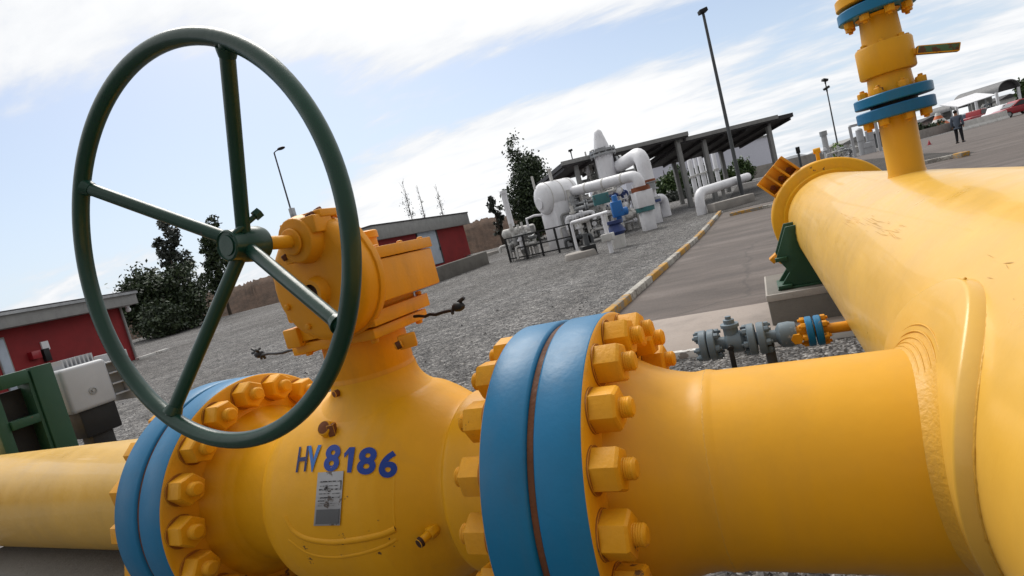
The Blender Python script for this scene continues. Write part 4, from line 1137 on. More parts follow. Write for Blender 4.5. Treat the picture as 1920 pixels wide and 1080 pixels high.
px_tree('conical_tree', 'tall dark columnar tree behind the white pressure vessel', 'tree', 1004, 425, 36, 165, 108, 'leaf_dark', 'column', n=12000, ls=0.12, seed=15)
px_tree('small_tree', 'small thin tree left of the columnar tree', 'tree', 938, 432, 38, 60, 40, 'leaf_grey', 'open', n=900, ls=0.14, seed=18)
px_tree('shrub', 'green rounded shrub under the left shelter', 'shrub', 1262, 392, 44, 80, 70, 'leaf_mid', 'bush', n=3800, ls=0.15, seed=21)
px_tree('shrub', 'dark shrub between the shelter columns', 'shrub', 1318, 372, 47, 60, 62, 'leaf_dark', 'bush', n=2600, ls=0.15, seed=22)
px_tree('shrub', 'dark shrub under the right shelter', 'shrub', 1400, 342, 48, 50, 50, 'leaf_mid', 'bush', n=2600, ls=0.15, seed=23)
px_tree('shrub', 'small green shrub beside the white pipe under the right shelter', 'shrub', 1364, 352, 47, 46, 44, 'leaf_mid', 'bush', n=1800, ls=0.15, seed=24)
px_tree('shrub', 'low leafy shrub at the foot of the left shelter column', 'shrub', 1278, 402, 40, 40, 60, 'leaf_grey', 'bush', n=1800, ls=0.13, seed=26)
px_tree('young_tree', 'small bright yellow green tree in the far yard', 'tree', 1572, 292, 60, 26, 24, 'leaf_bright', 'round', n=900, ls=0.18, seed=28, trunk=0.07)
px_tree('hedge_tree', 'dark green tree at the right edge above the far shed', 'tree', 1922, 190, 85, 46, 34, 'leaf_mid', 'round', n=1500, ls=0.3, seed=29)
px_tree('hedge', 'low dark green hedge in the far yard beside the vent riser', 'hedge', 1738, 246, 75, 12, 60, 'leaf_dark', 'bush', n=1800, ls=0.25, seed=30)
for (u, v, hp, wp, sd, lb) in ((771, 405, 66, 26, 31, 'bare grey poplar with a few leaves above the small red building'), (795, 402, 56, 14, 32, 'thin bare sapling between the two poplars above the red roof'), (829, 398, 54, 18, 33, 'bare grey poplar leaning above the right end of the red roof')):
    p = pd(u, v, 75); sc = 75/FPX; g = terrain(p.x, p.y); H = hp*sc+(p.z-g)
    t = thing('bare_poplar', lb, 'tree', (p.x, p.y, g)); r_ = random.Random(sd); b = MB(); base = Vector((p.x, p.y, g))
    b.tube([base, base+Vector((0, 0, H*.6)), base+Vector((.1, 0, H))], 1, 6, radii=[.09, .06, .015])
    for k in range(34):
        f = r_.uniform(.35, .98); q = base+Vector((0, 0, H*f)); a = r_.uniform(0, 2*PI); l = wp*sc*.5*r_.uniform(.4, 1)*(1.15-f*.7)
        b.tube([q, q+Vector((math.cos(a)*l*.6, math.sin(a)*l*.6, l*.8)), q+Vector((math.cos(a)*l*.9, math.sin(a)*l*.9, l*1.8))], 1, 4, radii=[.022, .014, .006])
    b.build('trunk', M['twig'], t)
    leaf_cloud(t, [(base+Vector((0, 0, H*.72)), wp*sc*.35, wp*sc*.35, H*.22)], 110 if sd == 31 else 40, .13, M['leaf_grey'], sd)

# ================================================================== LAMP POSTS
def pole_thing(name, label, base, top_px, D, r0, r1, head):
    q = pd(*top_px, D); base = Vector(base); H = q.z-base.z
    t = thing(name, label, 'lamp post', base)
    b = MB(); b.cyl(base-Vector((0, 0, .2)), base+Vector((0, 0, H)), r0, r1, n=12); b.build('pole', M['darksteel'], t)
    head(t, base+Vector((0, 0, H)))
    return t
def flood(t, p, wv, tilt=25, s=1.0):
    b = MB(); rm = Matrix.Rotation(math.atan2(wv.y, wv.x), 3, 'Z') @ Matrix.Rotation(R(tilt), 3, 'Y')
    b.box(p+Vector((0, 0, .1*s)), (.34*s, .30*s, .16*s), rot=rm); b.box(p-Vector((0, 0, .03)), (.10*s, .10*s, .25*s)); b.build('lamp_head', M['black'], t, bevel=.02)
rt = RIGHT.copy(); rt.z = 0; rt.normalize()
bp = ground(1394, 374); D = depth(bp); bp2 = Vector(bp)
pole_thing('floodlight_mast', 'tall dark floodlight mast standing in front of the right shelter', bp, (1316, 36), D, .085, .055, lambda t, p: flood(t, p, -rt, 10, 1.0))
D = 62; q = pd(1574, 288, D); bp = (q.x, q.y, terrain(q.x, q.y))
pole_thing('floodlight_mast', 'thin grey floodlight mast with two stacked lamps in the far yard', bp, (1549, 154), D, .09, .06, lambda t, p: (flood(t, p, rt, 20, 1.6), flood(t, p-Vector((0, 0, .9)), -rt, 20, 1.6)))
D = 52; q = pd(556, 430, D); bp = (q.x, q.y, terrain(q.x, q.y))
def cobra(t, p):
    b = MB(); b.tube([p, p+rt*.25+Vector((0, 0, .12)), p+rt*.9+Vector((0, 0, .20))], .05, 8); b.build('arm', M['darksteel'], t)
    b = MB(); b.sphere(p+rt*.75+Vector((0, 0, .22)), .42, 12, 8, (1.15, .6, .33)); b.build('lamp_head', M['black'], t)
lt = pole_thing('street_lamp', 'dark street lamp with one curved arm seen through the handwheel', bp, (513, 290), D, .10, .07, cobra)
b = MB(); q = pd(549, 400, D-.3); b.box(q, (.42, .42, 1.0)); b.build('control_box', M['steel'], lt, bevel=.02)
D = 50; q = pd(1084, 342, D); bp = (q.x, q.y, terrain(q.x, q.y))
pole_thing('street_lamp', 'small pale lamp post behind the left shelter corner', bp, (1074, 284), D, .07, .05, lambda t, p: flood(t, p, -rt, 5, 1.1))

# ================================================================== SHELTERS
g = ground(1298, 388); ax_ = Vector((.83, .56, 0)).normalized(); bx_ = Vector((-ax_.y, ax_.x, 0))
sc = depth(g)/FPX
def shelter(label, g, u_left, u_right, zt_px, cols, depth_b, drop, colw=.21, group=None, tip=0.0):
    # g: foot of a reference column; roof runs along ax_, falls away along bx_
    D = depth(g); zt = zt_px
    t = thing('open_shelter', label, 'shelter', g)
    def s_at(u):
        lo, hi = -25, 25
        for _ in range(50):
            m = (lo+hi)/2; q = g+ax_*m+UP*(zt-g.z)-EYE; uu = 960+FPX*q.dot(RIGHT)/q.dot(FWD)
            if uu < u: lo = m
            else: hi = m
        return lo
    s0, s1 = s_at(u_left), s_at(u_right)
    o = Vector((g.x, g.y, 0)); f0 = -0.35
    th = .20
    b = MB()
    A = o+ax_*s0+bx_*f0; ez = (bx_*depth_b+UP*(-drop)); 
    b.prism([(0, 0), (s1-s0, 0), (s1-s0, -th), (0, -th)], A+UP*zt, ax_, UP, ez.normalized(), ez.length)
    b.build('roof', M['roofdark'], t)
    b = MB(); b.box(A+ax_*((s1-s0-tip)/2)+UP*(zt-.03)-bx_*.03, (s1-s0-tip, .05, .19), rot=Matrix((ax_, bx_, UP)).transposed()); b.build('fascia', M['fascia'], t)
    b = MB()
    n_r = max(3, int((s1-s0)/1.3))
    for k in range(n_r+1):
        q = A+ax_*((s1-s0-.3)*k/n_r+.15)+UP*(zt-th-.07); b.bar(q+bx_*.1, q+ez*.97, .09, .14)
    rb_ = b.build('rafters', M['roofdark'], t)
    for (u, bb) in cols:
        s = s_at(u); q = o+ax_*s+bx_*bb; zz = terrain(q.x, q.y); zt2 = zt-th-drop*(bb-f0)/depth_b
        b = MB(); b.box(Vector((q.x, q.y, (zz+zt2)/2)), (colw, colw, zt2-zz), rot=Matrix((ax_, bx_, UP)).transposed()); b.build('column', M['fascia'], t, bevel=.015)
    return t
z1 = pd(1263, 258, depth(g)).z
shelter('open sided shelter with a dark flat roof, left of two, behind the white vessels', g, 1048, 1283, z1, [(1267, 0), (1078, 0.1), (1118, 0.2), (1100, 5.2), (1262, 5.2)], 5.6, .15)
g2 = Vector(g)+ax_*1.2+bx_*0.3; z2 = pd(1310, 256, depth(g2)).z
shelter('open sided shelter with a dark flat roof, right of two, beside the tall mast', g2, 1262, 1478, z2, [(1316, 0), (1437, 0), (1430, 4.4), (1330, 4.4)], 5.0, .55, tip=.9)
# long pale warehouse wall far behind the right shelter
wh0 = pd(1175, 352, 92); wh1 = pd(1452, 284, 104); 
wt = thing('warehouse', 'long pale grey blue warehouse far behind the shelters', 'building', ((wh0+wh1)/2).xy.to_3d()+UP*terrain(wh0.x, wh0.y))
M['whwall'] = paint('pale_warehouse_sheet', (0.66, 0.67, 0.76), 0.6, 0.04, 0, bumpy=0.05)
b = MB(); d_ = Vector((wh1.x-wh0.x, wh1.y-wh0.y, 0)); n_ = Vector((-d_.y, d_.x, 0)).normalized()
b.prism([(0, 0.3), (d_.length, .3), (d_.length, pd(1452, 252, 104).z), (0, pd(1175, 322, 92).z)], (wh0.x, wh0.y, 0), d_.normalized(), UP, n_, 12); b.build('wall', M['whwall'], wt)
b = MB(); b.bar(Vector((wh0.x, wh0.y, pd(1175, 322, 92).z+.1)), Vector((wh1.x, wh1.y, pd(1452, 252, 104).z+.1)), .5, .3); b.build('eaves', M['fascia'], wt)
# pale pipes standing in a row under the shelters
for i, (u, v0, v1, rr, lb) in enumerate(((1296, 298, 372, 9, 'leftmost white standing pipe under the right shelter'), (1306, 292, 372, 6, 'thin white standing pipe, second in the row under the right shelter'), (1318, 290, 380, 9, 'tall white standing pipe, third in the row under the right shelter'),
                                       (1330, 284, 384, 9, 'white standing pipe, fourth in the row, beside the elbow pipe'), (1343, 282, 372, 8, 'rightmost white standing pipe under the right shelter'))):
    D = 39+i*.4; p = pd(u+12, v1, D); z_ = pd(u, v0, D).z; t = thing('standing_pipe', lb, 'pipe', (p.x, p.y, terrain(p.x, p.y)), 'white standing pipes under the shelters')
    r0 = rr*.5*D/FPX*.95; b = MB(); b.lathe((p.x, p.y, terrain(p.x, p.y)-.1), UP, [(0, r0), (z_-terrain(p.x, p.y), r0), (z_-terrain(p.x, p.y)+r0*.6, r0*.7), (z_-terrain(p.x, p.y)+r0, 0)], 14); b.build('riser', M['white'], t)
    b = MB(); zz = (z_+terrain(p.x, p.y))/2; b.lathe((p.x, p.y, zz), UP, [(0, r0*1.5), (.12, r0*1.5)], 14); b.build('flange', M['offwhite'], t)

# ================================================================== WHITE PROCESS PLANT
def polyline_pipe(pts, bend, n=6):
    pts = [Vector(p) for p in pts]; out = [pts[0]]
    for i in range(1, len(pts)-1):
        a = (pts[i-1]-pts[i]); c = (pts[i+1]-pts[i]); bd = min(bend, a.length*.49, c.length*.49)
        s_ = pts[i]+a.normalized()*bd; e_ = pts[i]+c.normalized()*bd
        for k in range(n+1):
            t = k/n; out.append(s_*(1-t)**2+pts[i]*2*t*(1-t)+e_*t*t)
    out.append(pts[-1]); return out
def gpt(p): return Vector((p.x, p.y, terrain(p.x, p.y)))
D0 = 23.0; S0 = D0/FPX
# horizontal vessel with a dished head on a sheeted support
hc = pd(1020, 373, D0); va = Vector((.62, .78, 0)).normalized(); vr = 30*S0
vt = thing('pressure_vessel', 'fat white horizontal pressure vessel with a dished end, on a white sheeted base', 'vessel', gpt(hc))
b = MB(); pr_ = [(-vr*.42*math.cos(a), vr*math.sin(a)) for a in np.linspace(0, PI/2, 8)]+[(1.25, vr), (1.27, vr*.98)]+[(1.27+vr*.4*math.sin(a), vr*math.cos(a)) for a in np.linspace(0.2, PI/2, 6)]
b.lathe(hc, va, pr_, 36, close=False); b.build('shell', M['white'], vt, angle=60)
for f_ in (.6, 1.15):
    b = MB(); b.lathe(hc+va*f_, va, [(0, vr*1.015), (.04, vr*1.015)], 36); b.build('strap', M['offwhite'], vt)
b = MB(); b.lathe(hc+va*.02, va, [(0, vr*1.02), (.03, vr*1.02)], 36); b.build('seam_ring', M['offwhite'], vt)
sx = Vector((-va.y, va.x, 0))
b = MB(); gz = terrain(hc.x, hc.y); c_ = hc+va*.78; b.box(Vector((c_.x, c_.y, (gz+hc.z-vr*.35)/2)), (1.50, vr*1.8, hc.z-vr*.35-gz), rot=Matrix((va, sx, UP)).transposed()); b.build('support_skirt', M['white'], vt, bevel=.02)
b = MB(); q = hc-sx*vr*.2+va*.5+UP*vr*.9; b.cyl(q, q+UP*.5, .07, n=12); b.lathe(q+UP*.5, UP, [(0, .13), (.06, .13)], 14); b.build('nozzle', M['offwhite'], vt)
b = MB(); q = hc-va*vr*.30-UP*vr*.25; b.lathe(q, -va-sx*.1, [(0, vr*.28), (.06, vr*.28), (.07, vr*.34), (.12, vr*.34)], 24); b.build('manway', M['white'], vt)
b = MB(); q = hc+va*.8-sx*vr; b.cyl(gpt(q)+Vector((0, 0, -.1)), Vector((q.x, q.y, hc.z+.1)), .09, n=12); b.build('drain_leg', M['offwhite'], vt)
b = MB(); q0 = pd(1003, 355, D0-.2); b.cyl(q0, q0+UP*.55, .05, n=10); b.build('gauge_stem', M['offwhite'], vt)
# long transfer pipe and first riser
tp0 = pd(1062, 362, D0+.2); tp1 = pd(1188, 330, depth(ground(1212, 433))); tr_ = 9.5*S0
tp = thing('transfer_pipe', 'long white horizontal pipe from the fat vessel, bending down into a white box valve', 'pipe', gpt(pd(1210, 432, D0+1.4)))
DR1 = depth(ground(1212, 433)); DR2 = depth(ground(1231, 419)); DR3 = depth(ground(1251, 405))
e1 = pd(1203, 362, DR1); e1t = Vector((e1.x, e1.y, tp1.z))
b = MB(); b.tube(polyline_pipe([tp0, e1t, Vector((e1.x, e1.y, e1.z))], .45), tr_, 18); b.build('pipe', M['white'], tp, angle=60)
for f_ in (.3, .55, .8):
    q = tp0.lerp(e1t, f_); b = MB(); b.lathe(q, e1t-tp0, [(0, tr_*1.06), (.07, tr_*1.06)], 18); b.build('pipe_band', M['offwhite'], tp)
b = MB(); b.lathe(tp0, tp0-tp1, [(0, tr_*1.8), (.10, tr_*1.8), (.13, tr_*1.8), (.2, tr_*1.6)], 18); b.build('flange', M['offwhite'], tp)
def riser_stack(parent, u0, v0, u1, v1, D, r, parts):
    # vertical stack between two bearings: parts are (fraction from top, fraction to, radius factor, square?, material, name)
    top = pd(u0, v0, D); gz_ = terrain(top.x, top.y); zb_ = pd(u1, v1, D).z
    for f0, f1, k, sq, mt, nm in parts:
        z_a = top.z+(zb_-top.z)*f0; z_b = top.z+(zb_-top.z)*f1
        b = MB()
        if sq: b.box((top.x, top.y, (z_a+z_b)/2), (r*2*k, r*2*k, abs(z_a-z_b)), rz=.5)
        else: b.cyl((top.x, top.y, z_b), (top.x, top.y, z_a), r*k, n=18)
        b.build(nm, M[mt], parent, bevel=.012 if sq else 0)
riser_stack(tp, 1200, 350, 1213, 434, DR1, 13*DR1/FPX, [(0, .10, 1.35, False, 'brownfl', 'flange'), (.10, .46, 1.25, True, 'white', 'valve_box'), (.46, .56, 1.35, False, 'teal', 'flange'), (.56, 1.05, .85, True, 'white', 'pedestal')])
# vertical vessel
D1 = 26.0; S1 = D1/FPX
vc = pd(1140, 330, D1); gz = terrain(vc.x, vc.y); r1_ = 17*S1
sv = thing('vertical_vessel', 'tall white vertical vessel with a tapered domed top above the shelter roof line', 'vessel', (vc.x, vc.y, gz))
def zz_(v): return pd(1132+(v-290)*.2, v, D1).z
b = MB(); z0 = zz_(290)
b.lathe((vc.x, vc.y, gz+.2), UP, [(0, r1_), (z0-gz-.2, r1_)], 28); b.build('shell', M['white'], sv)
b = MB(); zt = zz_(243); b.lathe((vc.x, vc.y, z0), UP, [(0, r1_*.98), (.05, r1_*.96), ((zt-z0)*.35, r1_*.80), ((zt-z0)*.75, r1_*.52), ((zt-z0)*.9, r1_*.42), ((zt-z0)*.97, r1_*.26), ((zt-z0), 0)], 28); b.build('domed_cap', M['white'], sv, angle=60)
b = MB(); b.lathe((vc.x, vc.y, z0-.05), UP, [(0, r1_*1.45), (.10, r1_*1.45), (.13, r1_*1.2), (.17, r1_*1.45), (.27, r1_*1.45)], 28)
for k in range(12): a = 2*PI*k/12; b.cyl(Vector((vc.x+r1_*1.32*math.cos(a), vc.y+r1_*1.32*math.sin(a), z0-.12)), Vector((vc.x+r1_*1.32*math.cos(a), vc.y+r1_*1.32*math.sin(a), z0+.3)), .04, n=6)
b.build('flange_ring', M['steel'], sv)
b = MB(); zt2 = zz_(286); q = Vector((vc.x, vc.y, zt2)); b.box(q-rt*0+Vector((0, -r1_, .14)), (.45, .12, .10)); b.build('davit', M['steel'], sv)
b = MB()
for a in (.5, 2.6, 4.7): q = Vector((vc.x+r1_*.7*math.cos(a), vc.y+r1_*.7*math.sin(a), gz)); b.cyl(q-UP*.1, q+UP*.4, .09, n=8)
b.build('leg', M['offwhite'], sv)
np_ = thing('outlet_pipe', 'white pipe looping from the side of the vertical vessel down to a brown flange', 'pipe', gpt(pd(1232, 420, D1)))
n0 = pd(1160, 312, D1); n1 = pd(1215, 345, DR2); n1t = Vector((n1.x, n1.y, n0.z+.1))
b = MB(); b.tube(polyline_pipe([n0, n1t, n1], .9, 10), 12*S1, 18); b.build('pipe', M['white'], np_, angle=60)
b = MB(); b.lathe(n0, rt, [(-.1, 20*S1), (0, 20*S1), (.04, 15*S1), (.08, 20*S1), (.18, 20*S1)], 20); b.build('flange', M['steel'], np_)
riser_stack(np_, 1213, 338, 1234, 420, DR2, 11*DR2/FPX, [(0, .10, 1.4, False, 'brownfl', 'flange'), (.10, .40, 1.05, False, 'white', 'riser'), (.40, .46, 1.5, False, 'steel', 'flange'), (.46, .52, 1.5, False, 'navy', 'flange'), (.52, 1.04, .85, True, 'white', 'pedestal')])
b = MB(); q = pd(1224, 356, DR2-.3); b.lathe(q, UP, [(0, .25), (.05, .25), (.08, .16), (.3, .16), (.32, .22), (.36, .22)], 14); b.build('actuator', M['steel'], np_)
eb = thing('elbow_pipe', 'short white elbow pipe going into the gravel right of the second pedestal', 'pipe', ground(1250, 405))
q0 = pd(1228, 374, DR3-.3); q1 = gpt(pd(1251, 405, DR3)); b = MB(); b.tube(polyline_pipe([q0, Vector((q1.x, q1.y, q0.z)), q1-UP*.1], .5, 8), 8.5*S1, 16); b.build('pipe', M['white'], eb, angle=60)
b = MB(); b.lathe(q0, rt, [(-.05, 13*S1), (.08, 13*S1)], 16); b.build('flange', M['navy'], eb)
# free-standing elbow pipe at the right
eb2 = thing('elbow_pipe', 'long white pipe rising from the gravel and running right under the right shelter', 'pipe', ground(1316, 403))
q1 = ground(1317, 402); De = depth(q1); q0t = pd(1308, 362, De); q2 = pd(1402, 336, De+3.2)
b = MB(); b.tube(polyline_pipe([q1-UP*.1, Vector((q1.x, q1.y, q0t.z)), Vector((q2.x, q2.y, q0t.z+.12))], .55, 10), 9*De/FPX, 18); b.build('pipe', M['white'], eb2, angle=60)
for f in (.45, .8): q = Vector((q1.x, q1.y, q0t.z)).lerp(Vector((q2.x, q2.y, q0t.z+.12)), f); b = MB(); b.box(Vector((q.x, q.y, (terrain(q.x, q.y)+q.z)/2-.05)), (.14, .14, q.z-terrain(q.x, q.y))); b.build('prop', M['fascia'], eb2)
b = MB(); q = ground(1372, 388); b.box(q+UP*.12, (1.7, .6, .40), rz=.6); tag(b.build('concrete_block', M['concrete'], None, bevel=.03), 'pale concrete block on the soil below the white elbow pipe', 'block')
# low pipe run with a fence, at the left end of the plant
lv = thing('small_vessel', 'low slim white horizontal vessel on thin legs at the left end of the plant', 'vessel', gpt(pd(970, 480, D0)))
a0 = pd(946, 440, D0); a1 = pd(1000, 428, D0+.6); b = MB(); rr = 9*S0; ax2 = (a1-a0); Ll = ax2.length
b.lathe(a0, ax2, [(-rr*.5, 0), (-rr*.4, rr*.5), (-rr*.15, rr*.85), (0, rr), (Ll, rr)], 20); b.build('shell', M['offwhite'], lv, angle=60)
for f in (.05, .5, .95):
    q = a0.lerp(a1, f); b = MB(); b.box(Vector((q.x, q.y, (q.z+terrain(q.x, q.y))/2)), (.10, .10, q.z-terrain(q.x, q.y))); b.build('leg', M['offwhite'], lv)
b = MB(); q0 = pd(960, 425, D0+.2); z_t = pd(945, 358, D0+.2).z; b.cyl(q0, Vector((q0.x, q0.y, z_t)), 5.5*S0, n=14); b.lathe((q0.x, q0.y, z_t-.12), UP, [(0, 6.8*S0), (.12, 6.8*S0)], 14); b.build('stack', M['white'], lv)
b = MB(); q0 = pd(988, 415, D0-.1); b.tube([q0-UP*.25, q0+UP*.1, q0+rt*.35+UP*.15, q0+rt*.7+UP*.1], .05, 10); b.build('relief_pipe', M['white'], lv)
# tangle of small white lines, valves and gauges
def rack(label, u0, v0, u1, v1, D, n, seed, mats=('white', 'offwhite', 'offwhite', 'steel', 'fascia')):
    r_ = random.Random(seed); t = thing('instrument_rack', label, 'piping', gpt(pd((u0+u1)/2, v1, D))); sc_ = D/FPX
    gz_ = terrain(*t.location.xy)
    for k in range(n):
        u = r_.uniform(u0, u1); v = r_.uniform(v0, v1); p = pd(u, v, D+r_.uniform(-.5, .6)); b = MB(); mt = r_.choice(mats); kind = r_.random(); rr = r_.uniform(.045, .10)
        if kind < .40:
            L_k = r_.uniform(.5, 1.1); b.cyl(p-UP*L_k*.5, p+UP*L_k*.5, rr, n=10); b.lathe(p+UP*L_k*.2, UP, [(0, rr*1.9), (.07, rr*1.9)], 10); nm = 'upright_pipe'
        elif kind < .72:
            L_k = r_.uniform(.5, 1.2); d_ = (rt+Vector((0, r_.uniform(-.3, .3), 0))).normalized(); b.tube(polyline_pipe([p-d_*L_k*.5-UP*r_.uniform(.2, .5), p-d_*L_k*.5, p+d_*L_k*.5, p+d_*L_k*.5+UP*r_.uniform(-.5, .3)], .12, 4), rr, 10)
            b.lathe(p, d_, [(0, rr*2), (.05, rr*2), (.06, rr*1.4), (.10, rr*2), (.15, rr*2)], 10); nm = 'cross_pipe'
        elif kind < .9:
            b.sphere(p, rr*2.0, 10, 7); b.cyl(p, p+UP*.25, rr*.5, n=8); b.lathe(p+UP*.25, UP, [(0, rr*2.3), (.03, rr*2.3)], 12); nm = 'globe_valve'
        else:
            b.lathe(p, -FWD, [(0, .10), (.05, .10)], 14); b.cyl(p, p-UP*.3, .02, n=6); nm = 'gauge'; mt = 'white'
        b.build(nm, M[mt], t)
    for k in range(6):
        u = u0+(u1-u0)*(k+.5)/6; q = pd(u, v0+r_.uniform(-6, 14), D+.3); b = MB(); gq = gpt(q); b.box((q.x, q.y, (q.z+gq.z)/2), (.07, .07, q.z-gq.z)); b.build('frame_post', M['offwhite'], t)
    return t
rack('tangle of small white pipes and valves under the long transfer pipe', 1072, 372, 1135, 440, D0-.4, 84, 41)
rack('cluster of small white pipes and gauges beside the fence', 950, 436, 1000, 470, D0-.2, 20, 42)
rack('dense small piping between the vertical vessel and the blue actuator', 1110, 352, 1192, 425, D0+.2, 74, 43, ('white', 'offwhite', 'steel', 'navy', 'offwhite'))
rack('low group of dark and grey valves in front of the tangle', 1078, 425, 1135, 462, D0-.5, 22, 44, ('offwhite', 'fascia', 'darksteel', 'black', 'offwhite'))
rack('thin pale pipes rising behind the vessel under the left shelter', 1095, 285, 1118, 345, D0+5, 12, 45, ('offwhite', 'white', 'fascia'))
# white frame of bars with one splayed leg
wf = thing('pipe_support', 'white tubular support frame with a footed leg in front of the plant', 'support', ground(1146, 473))
g_ = ground(1147, 474); Dg = depth(g_); h0 = pd(1138, 398, Dg); top = Vector((g_.x, g_.y, h0.z))
b = MB(); b.cyl(g_-UP*.05, top, .065, n=12); b.build('leg', M['white'], wf)
b = MB(); q = pd(1142, 444, Dg); b.box(Vector((g_.x, g_.y, q.z)), (.34, .34, .22)); b.build('collar', M['offwhite'], wf, bevel=.02)
l0 = pd(1070, 418, Dg+2.2); b = MB(); b.tube(polyline_pipe([Vector((l0.x, l0.y, terrain(l0.x, l0.y))), l0, top, top+(top-l0).normalized()*.4], .15, 5), .05, 12); b.build('beam', M['white'], wf, angle=60)
# bright blue actuator valve
av = thing('actuated_valve', 'valve with a bright blue actuator standing on a white stub pipe', 'valve', ground(1162, 464))
g_ = ground(1163, 464); Da = depth(g_); sa = Da/FPX
b = MB(); zt = pd(1158, 440, Da).z; b.cyl(g_-UP*.05, Vector((g_.x, g_.y, zt)), .20, .23, n=20); b.build('stub_pipe', M['offwhite'], av)
b = MB(); z2 = pd(1156, 412, Da).z; b.lathe((g_.x, g_.y, zt), UP, [(0, .2), (.1, .30), (z2-zt-.12, .18), (z2-zt-.1, .25), (z2-zt, .25)], 20); b.build('valve_body', M['navy'], av)
b = MB(); c_ = pd(1157, 392, Da); b.box(c_, (.34, .30, 30*sa), rz=.4); b.cyl(c_+rt*.12-UP*.12, c_+rt*.32-UP*.12, .13, n=16); b.cyl(c_-UP*.45, c_+UP*.45, .09, n=14); b.build('actuator', M['actblue'], av, bevel=.04)
ts = thing('equipment_panel', 'teal green panel box on a thin post left of the blue actuator', 'panel', ground(1128, 450))
g_ = ground(1134, 462); Dp = depth(g_); c_ = pd(1127, 373, Dp); b = MB(); b.box(c_, (30*Dp/FPX, .20, 20*Dp/FPX), rz=R(25)); b.build('panel', M['teal'], ts, bevel=.02)
b = MB(); b.box(Vector((c_.x, c_.y+.1, (c_.z+terrain(c_.x, c_.y))/2)), (.08, .08, c_.z-terrain(c_.x, c_.y))); b.build('post', M['offwhite'], ts)
# black railing in front of the vessel
fr = thing('railing', 'thin black metal railing in front of the white vessels', 'railing', ground(1030, 478))
fp = [ground(958, 492), ground(990, 486), ground(1020, 480), ground(1050, 474), ground(1078, 468)]
hf = 48*depth(fp[2])/FPX
for p in fp:
    b = MB(); b.box(p+UP*(hf/2-.05), (.07, .07, hf+.1)); b.build('post', M['black'], fr)
for f in (.98, .52, .14):
    b = MB()
    for p, q in zip(fp, fp[1:]): b.bar(p+UP*hf*f, q+UP*hf*f, .05, .05)
    b.build('rail', M['black'], fr)
q = ground(1090, 482); b = MB(); b.lathe(q-UP*.05, UP, [(0, .55), (.22, .50), (.24, .46)], 24); cbase = tag(b.build('concrete_footing', M['concrete'], None, bevel=.01), 'round pale concrete footing on the gravel in front of the railing', 'footing')
bt = thing('drain_box', 'dark iron drain box beside the round concrete footing', 'box', ground(1106, 480))
q = ground(1106, 478); b = MB(); b.box(q+UP*.15, (.45, .4, .34), rz=.5); b.build('body', M['black'], bt, bevel=.03); b = MB(); b.cyl(q+UP*.3, q+UP*.7, .08, n=10); b.build('stem', M['darksteel'], bt)

# ================================================================== FAR RIGHT YARD
# person
pp = ground(1801, 268); Dp = depth(pp); ph = 60*Dp/FPX/0.985
def skin_fig(name, verts, edges, mat, parent, root=0, sub=2):
    me = bpy.data.meshes.new(name); me.from_pydata([v[0] for v in verts], edges, [])
    o = bpy.data.objects.new(name, me); col.objects.link(o); o.parent = parent
    sm = o.modifiers.new('skin', 'SKIN'); sm.use_smooth_shade = True
    for i, v in enumerate(verts):
        r = v[1] if isinstance(v[1], tuple) else (v[1], v[1]); me.skin_vertices[0].data[i].radius = r
        me.skin_vertices[0].data[i].use_root = (i == root)
    ss = o.modifiers.new('sub', 'SUBSURF'); ss.levels = sub; ss.render_levels = sub
    me.materials.append(mat); return o
pr_ = thing('person', 'person in a grey blue jacket and dark trousers standing in the far yard', 'person', pp)
k = ph/1.75
def V_(x, y, z): return (x*k, y*k, z*k)
BV = [(V_(0, 0, .95), .13*k), (V_(0, 0, 1.15), .12*k), (V_(0, 0, 1.38), .125*k), (V_(0, 0, 1.50), .055*k), (V_(0, -.01, 1.57), .07*k), (V_(0, -.015, 1.66), .085*k), (V_(0, -.01, 1.72), .06*k),
      (V_(.19, 0, 1.42), .055*k), (V_(.24, .02, 1.14), .043*k), (V_(.23, -.06, .90), .033*k), (V_(.23, -.08, .80), .03*k),
      (V_(-.19, 0, 1.42), .055*k), (V_(-.24, .02, 1.14), .043*k), (V_(-.23, -.06, .90), .033*k), (V_(-.23, -.08, .80), .03*k),
      (V_(.10, 0, .88), .085*k), (V_(.11, -.02, .50), .058*k), (V_(.12, .02, .08), .04*k), (V_(.13, -.12, .04), .035*k),
      (V_(-.10, 0, .88), .085*k), (V_(-.12, .02, .50), .058*k), (V_(-.14, .04, .08), .04*k), (V_(-.15, -.10, .04), .035*k)]
BE = [(0, 1), (1, 2), (2, 3), (3, 4), (4, 5), (5, 6), (2, 7), (7, 8), (8, 9), (9, 10), (2, 11), (11, 12), (12, 13), (13, 14), (0, 15), (15, 16), (16, 17), (17, 18), (0, 19), (19, 20), (20, 21), (21, 22)]
skin_fig('body', BV, BE, M['skin'], pr_)
grow = lambda i, e, add: (BV[i][0], BV[i][1]*e+add*k)
JI = [0, 1, 2, 7, 8, 9, 11, 12, 13]; mp_ = {a: i for i, a in enumerate(JI)}
JV = [grow(i, 1.12, .018) for i in JI]; JV.append((V_(0, 0, .84), .155*k)); JV.append((V_(0, 0, 1.47), .075*k))
skin_fig('jacket', JV, [(0, 1), (1, 2), (2, 3), (3, 4), (4, 5), (2, 6), (6, 7), (7, 8), (0, 9), (2, 10)], M['jacket'], pr_)
TI = [0, 15, 16, 17, 19, 20, 21]; TV = [grow(i, 1.08, .014) for i in TI]
skin_fig('trousers', TV, [(0, 1), (1, 2), (2, 3), (0, 4), (4, 5), (5, 6)], M['trousers'], pr_)
b = MB()
for s_ in (1, -1): b.box(pp+Vector(V_(s_*.135, -.05, .045)), (.10*k, .28*k, .09*k))
b.build('shoes', M['black'], pr_, bevel=.02)
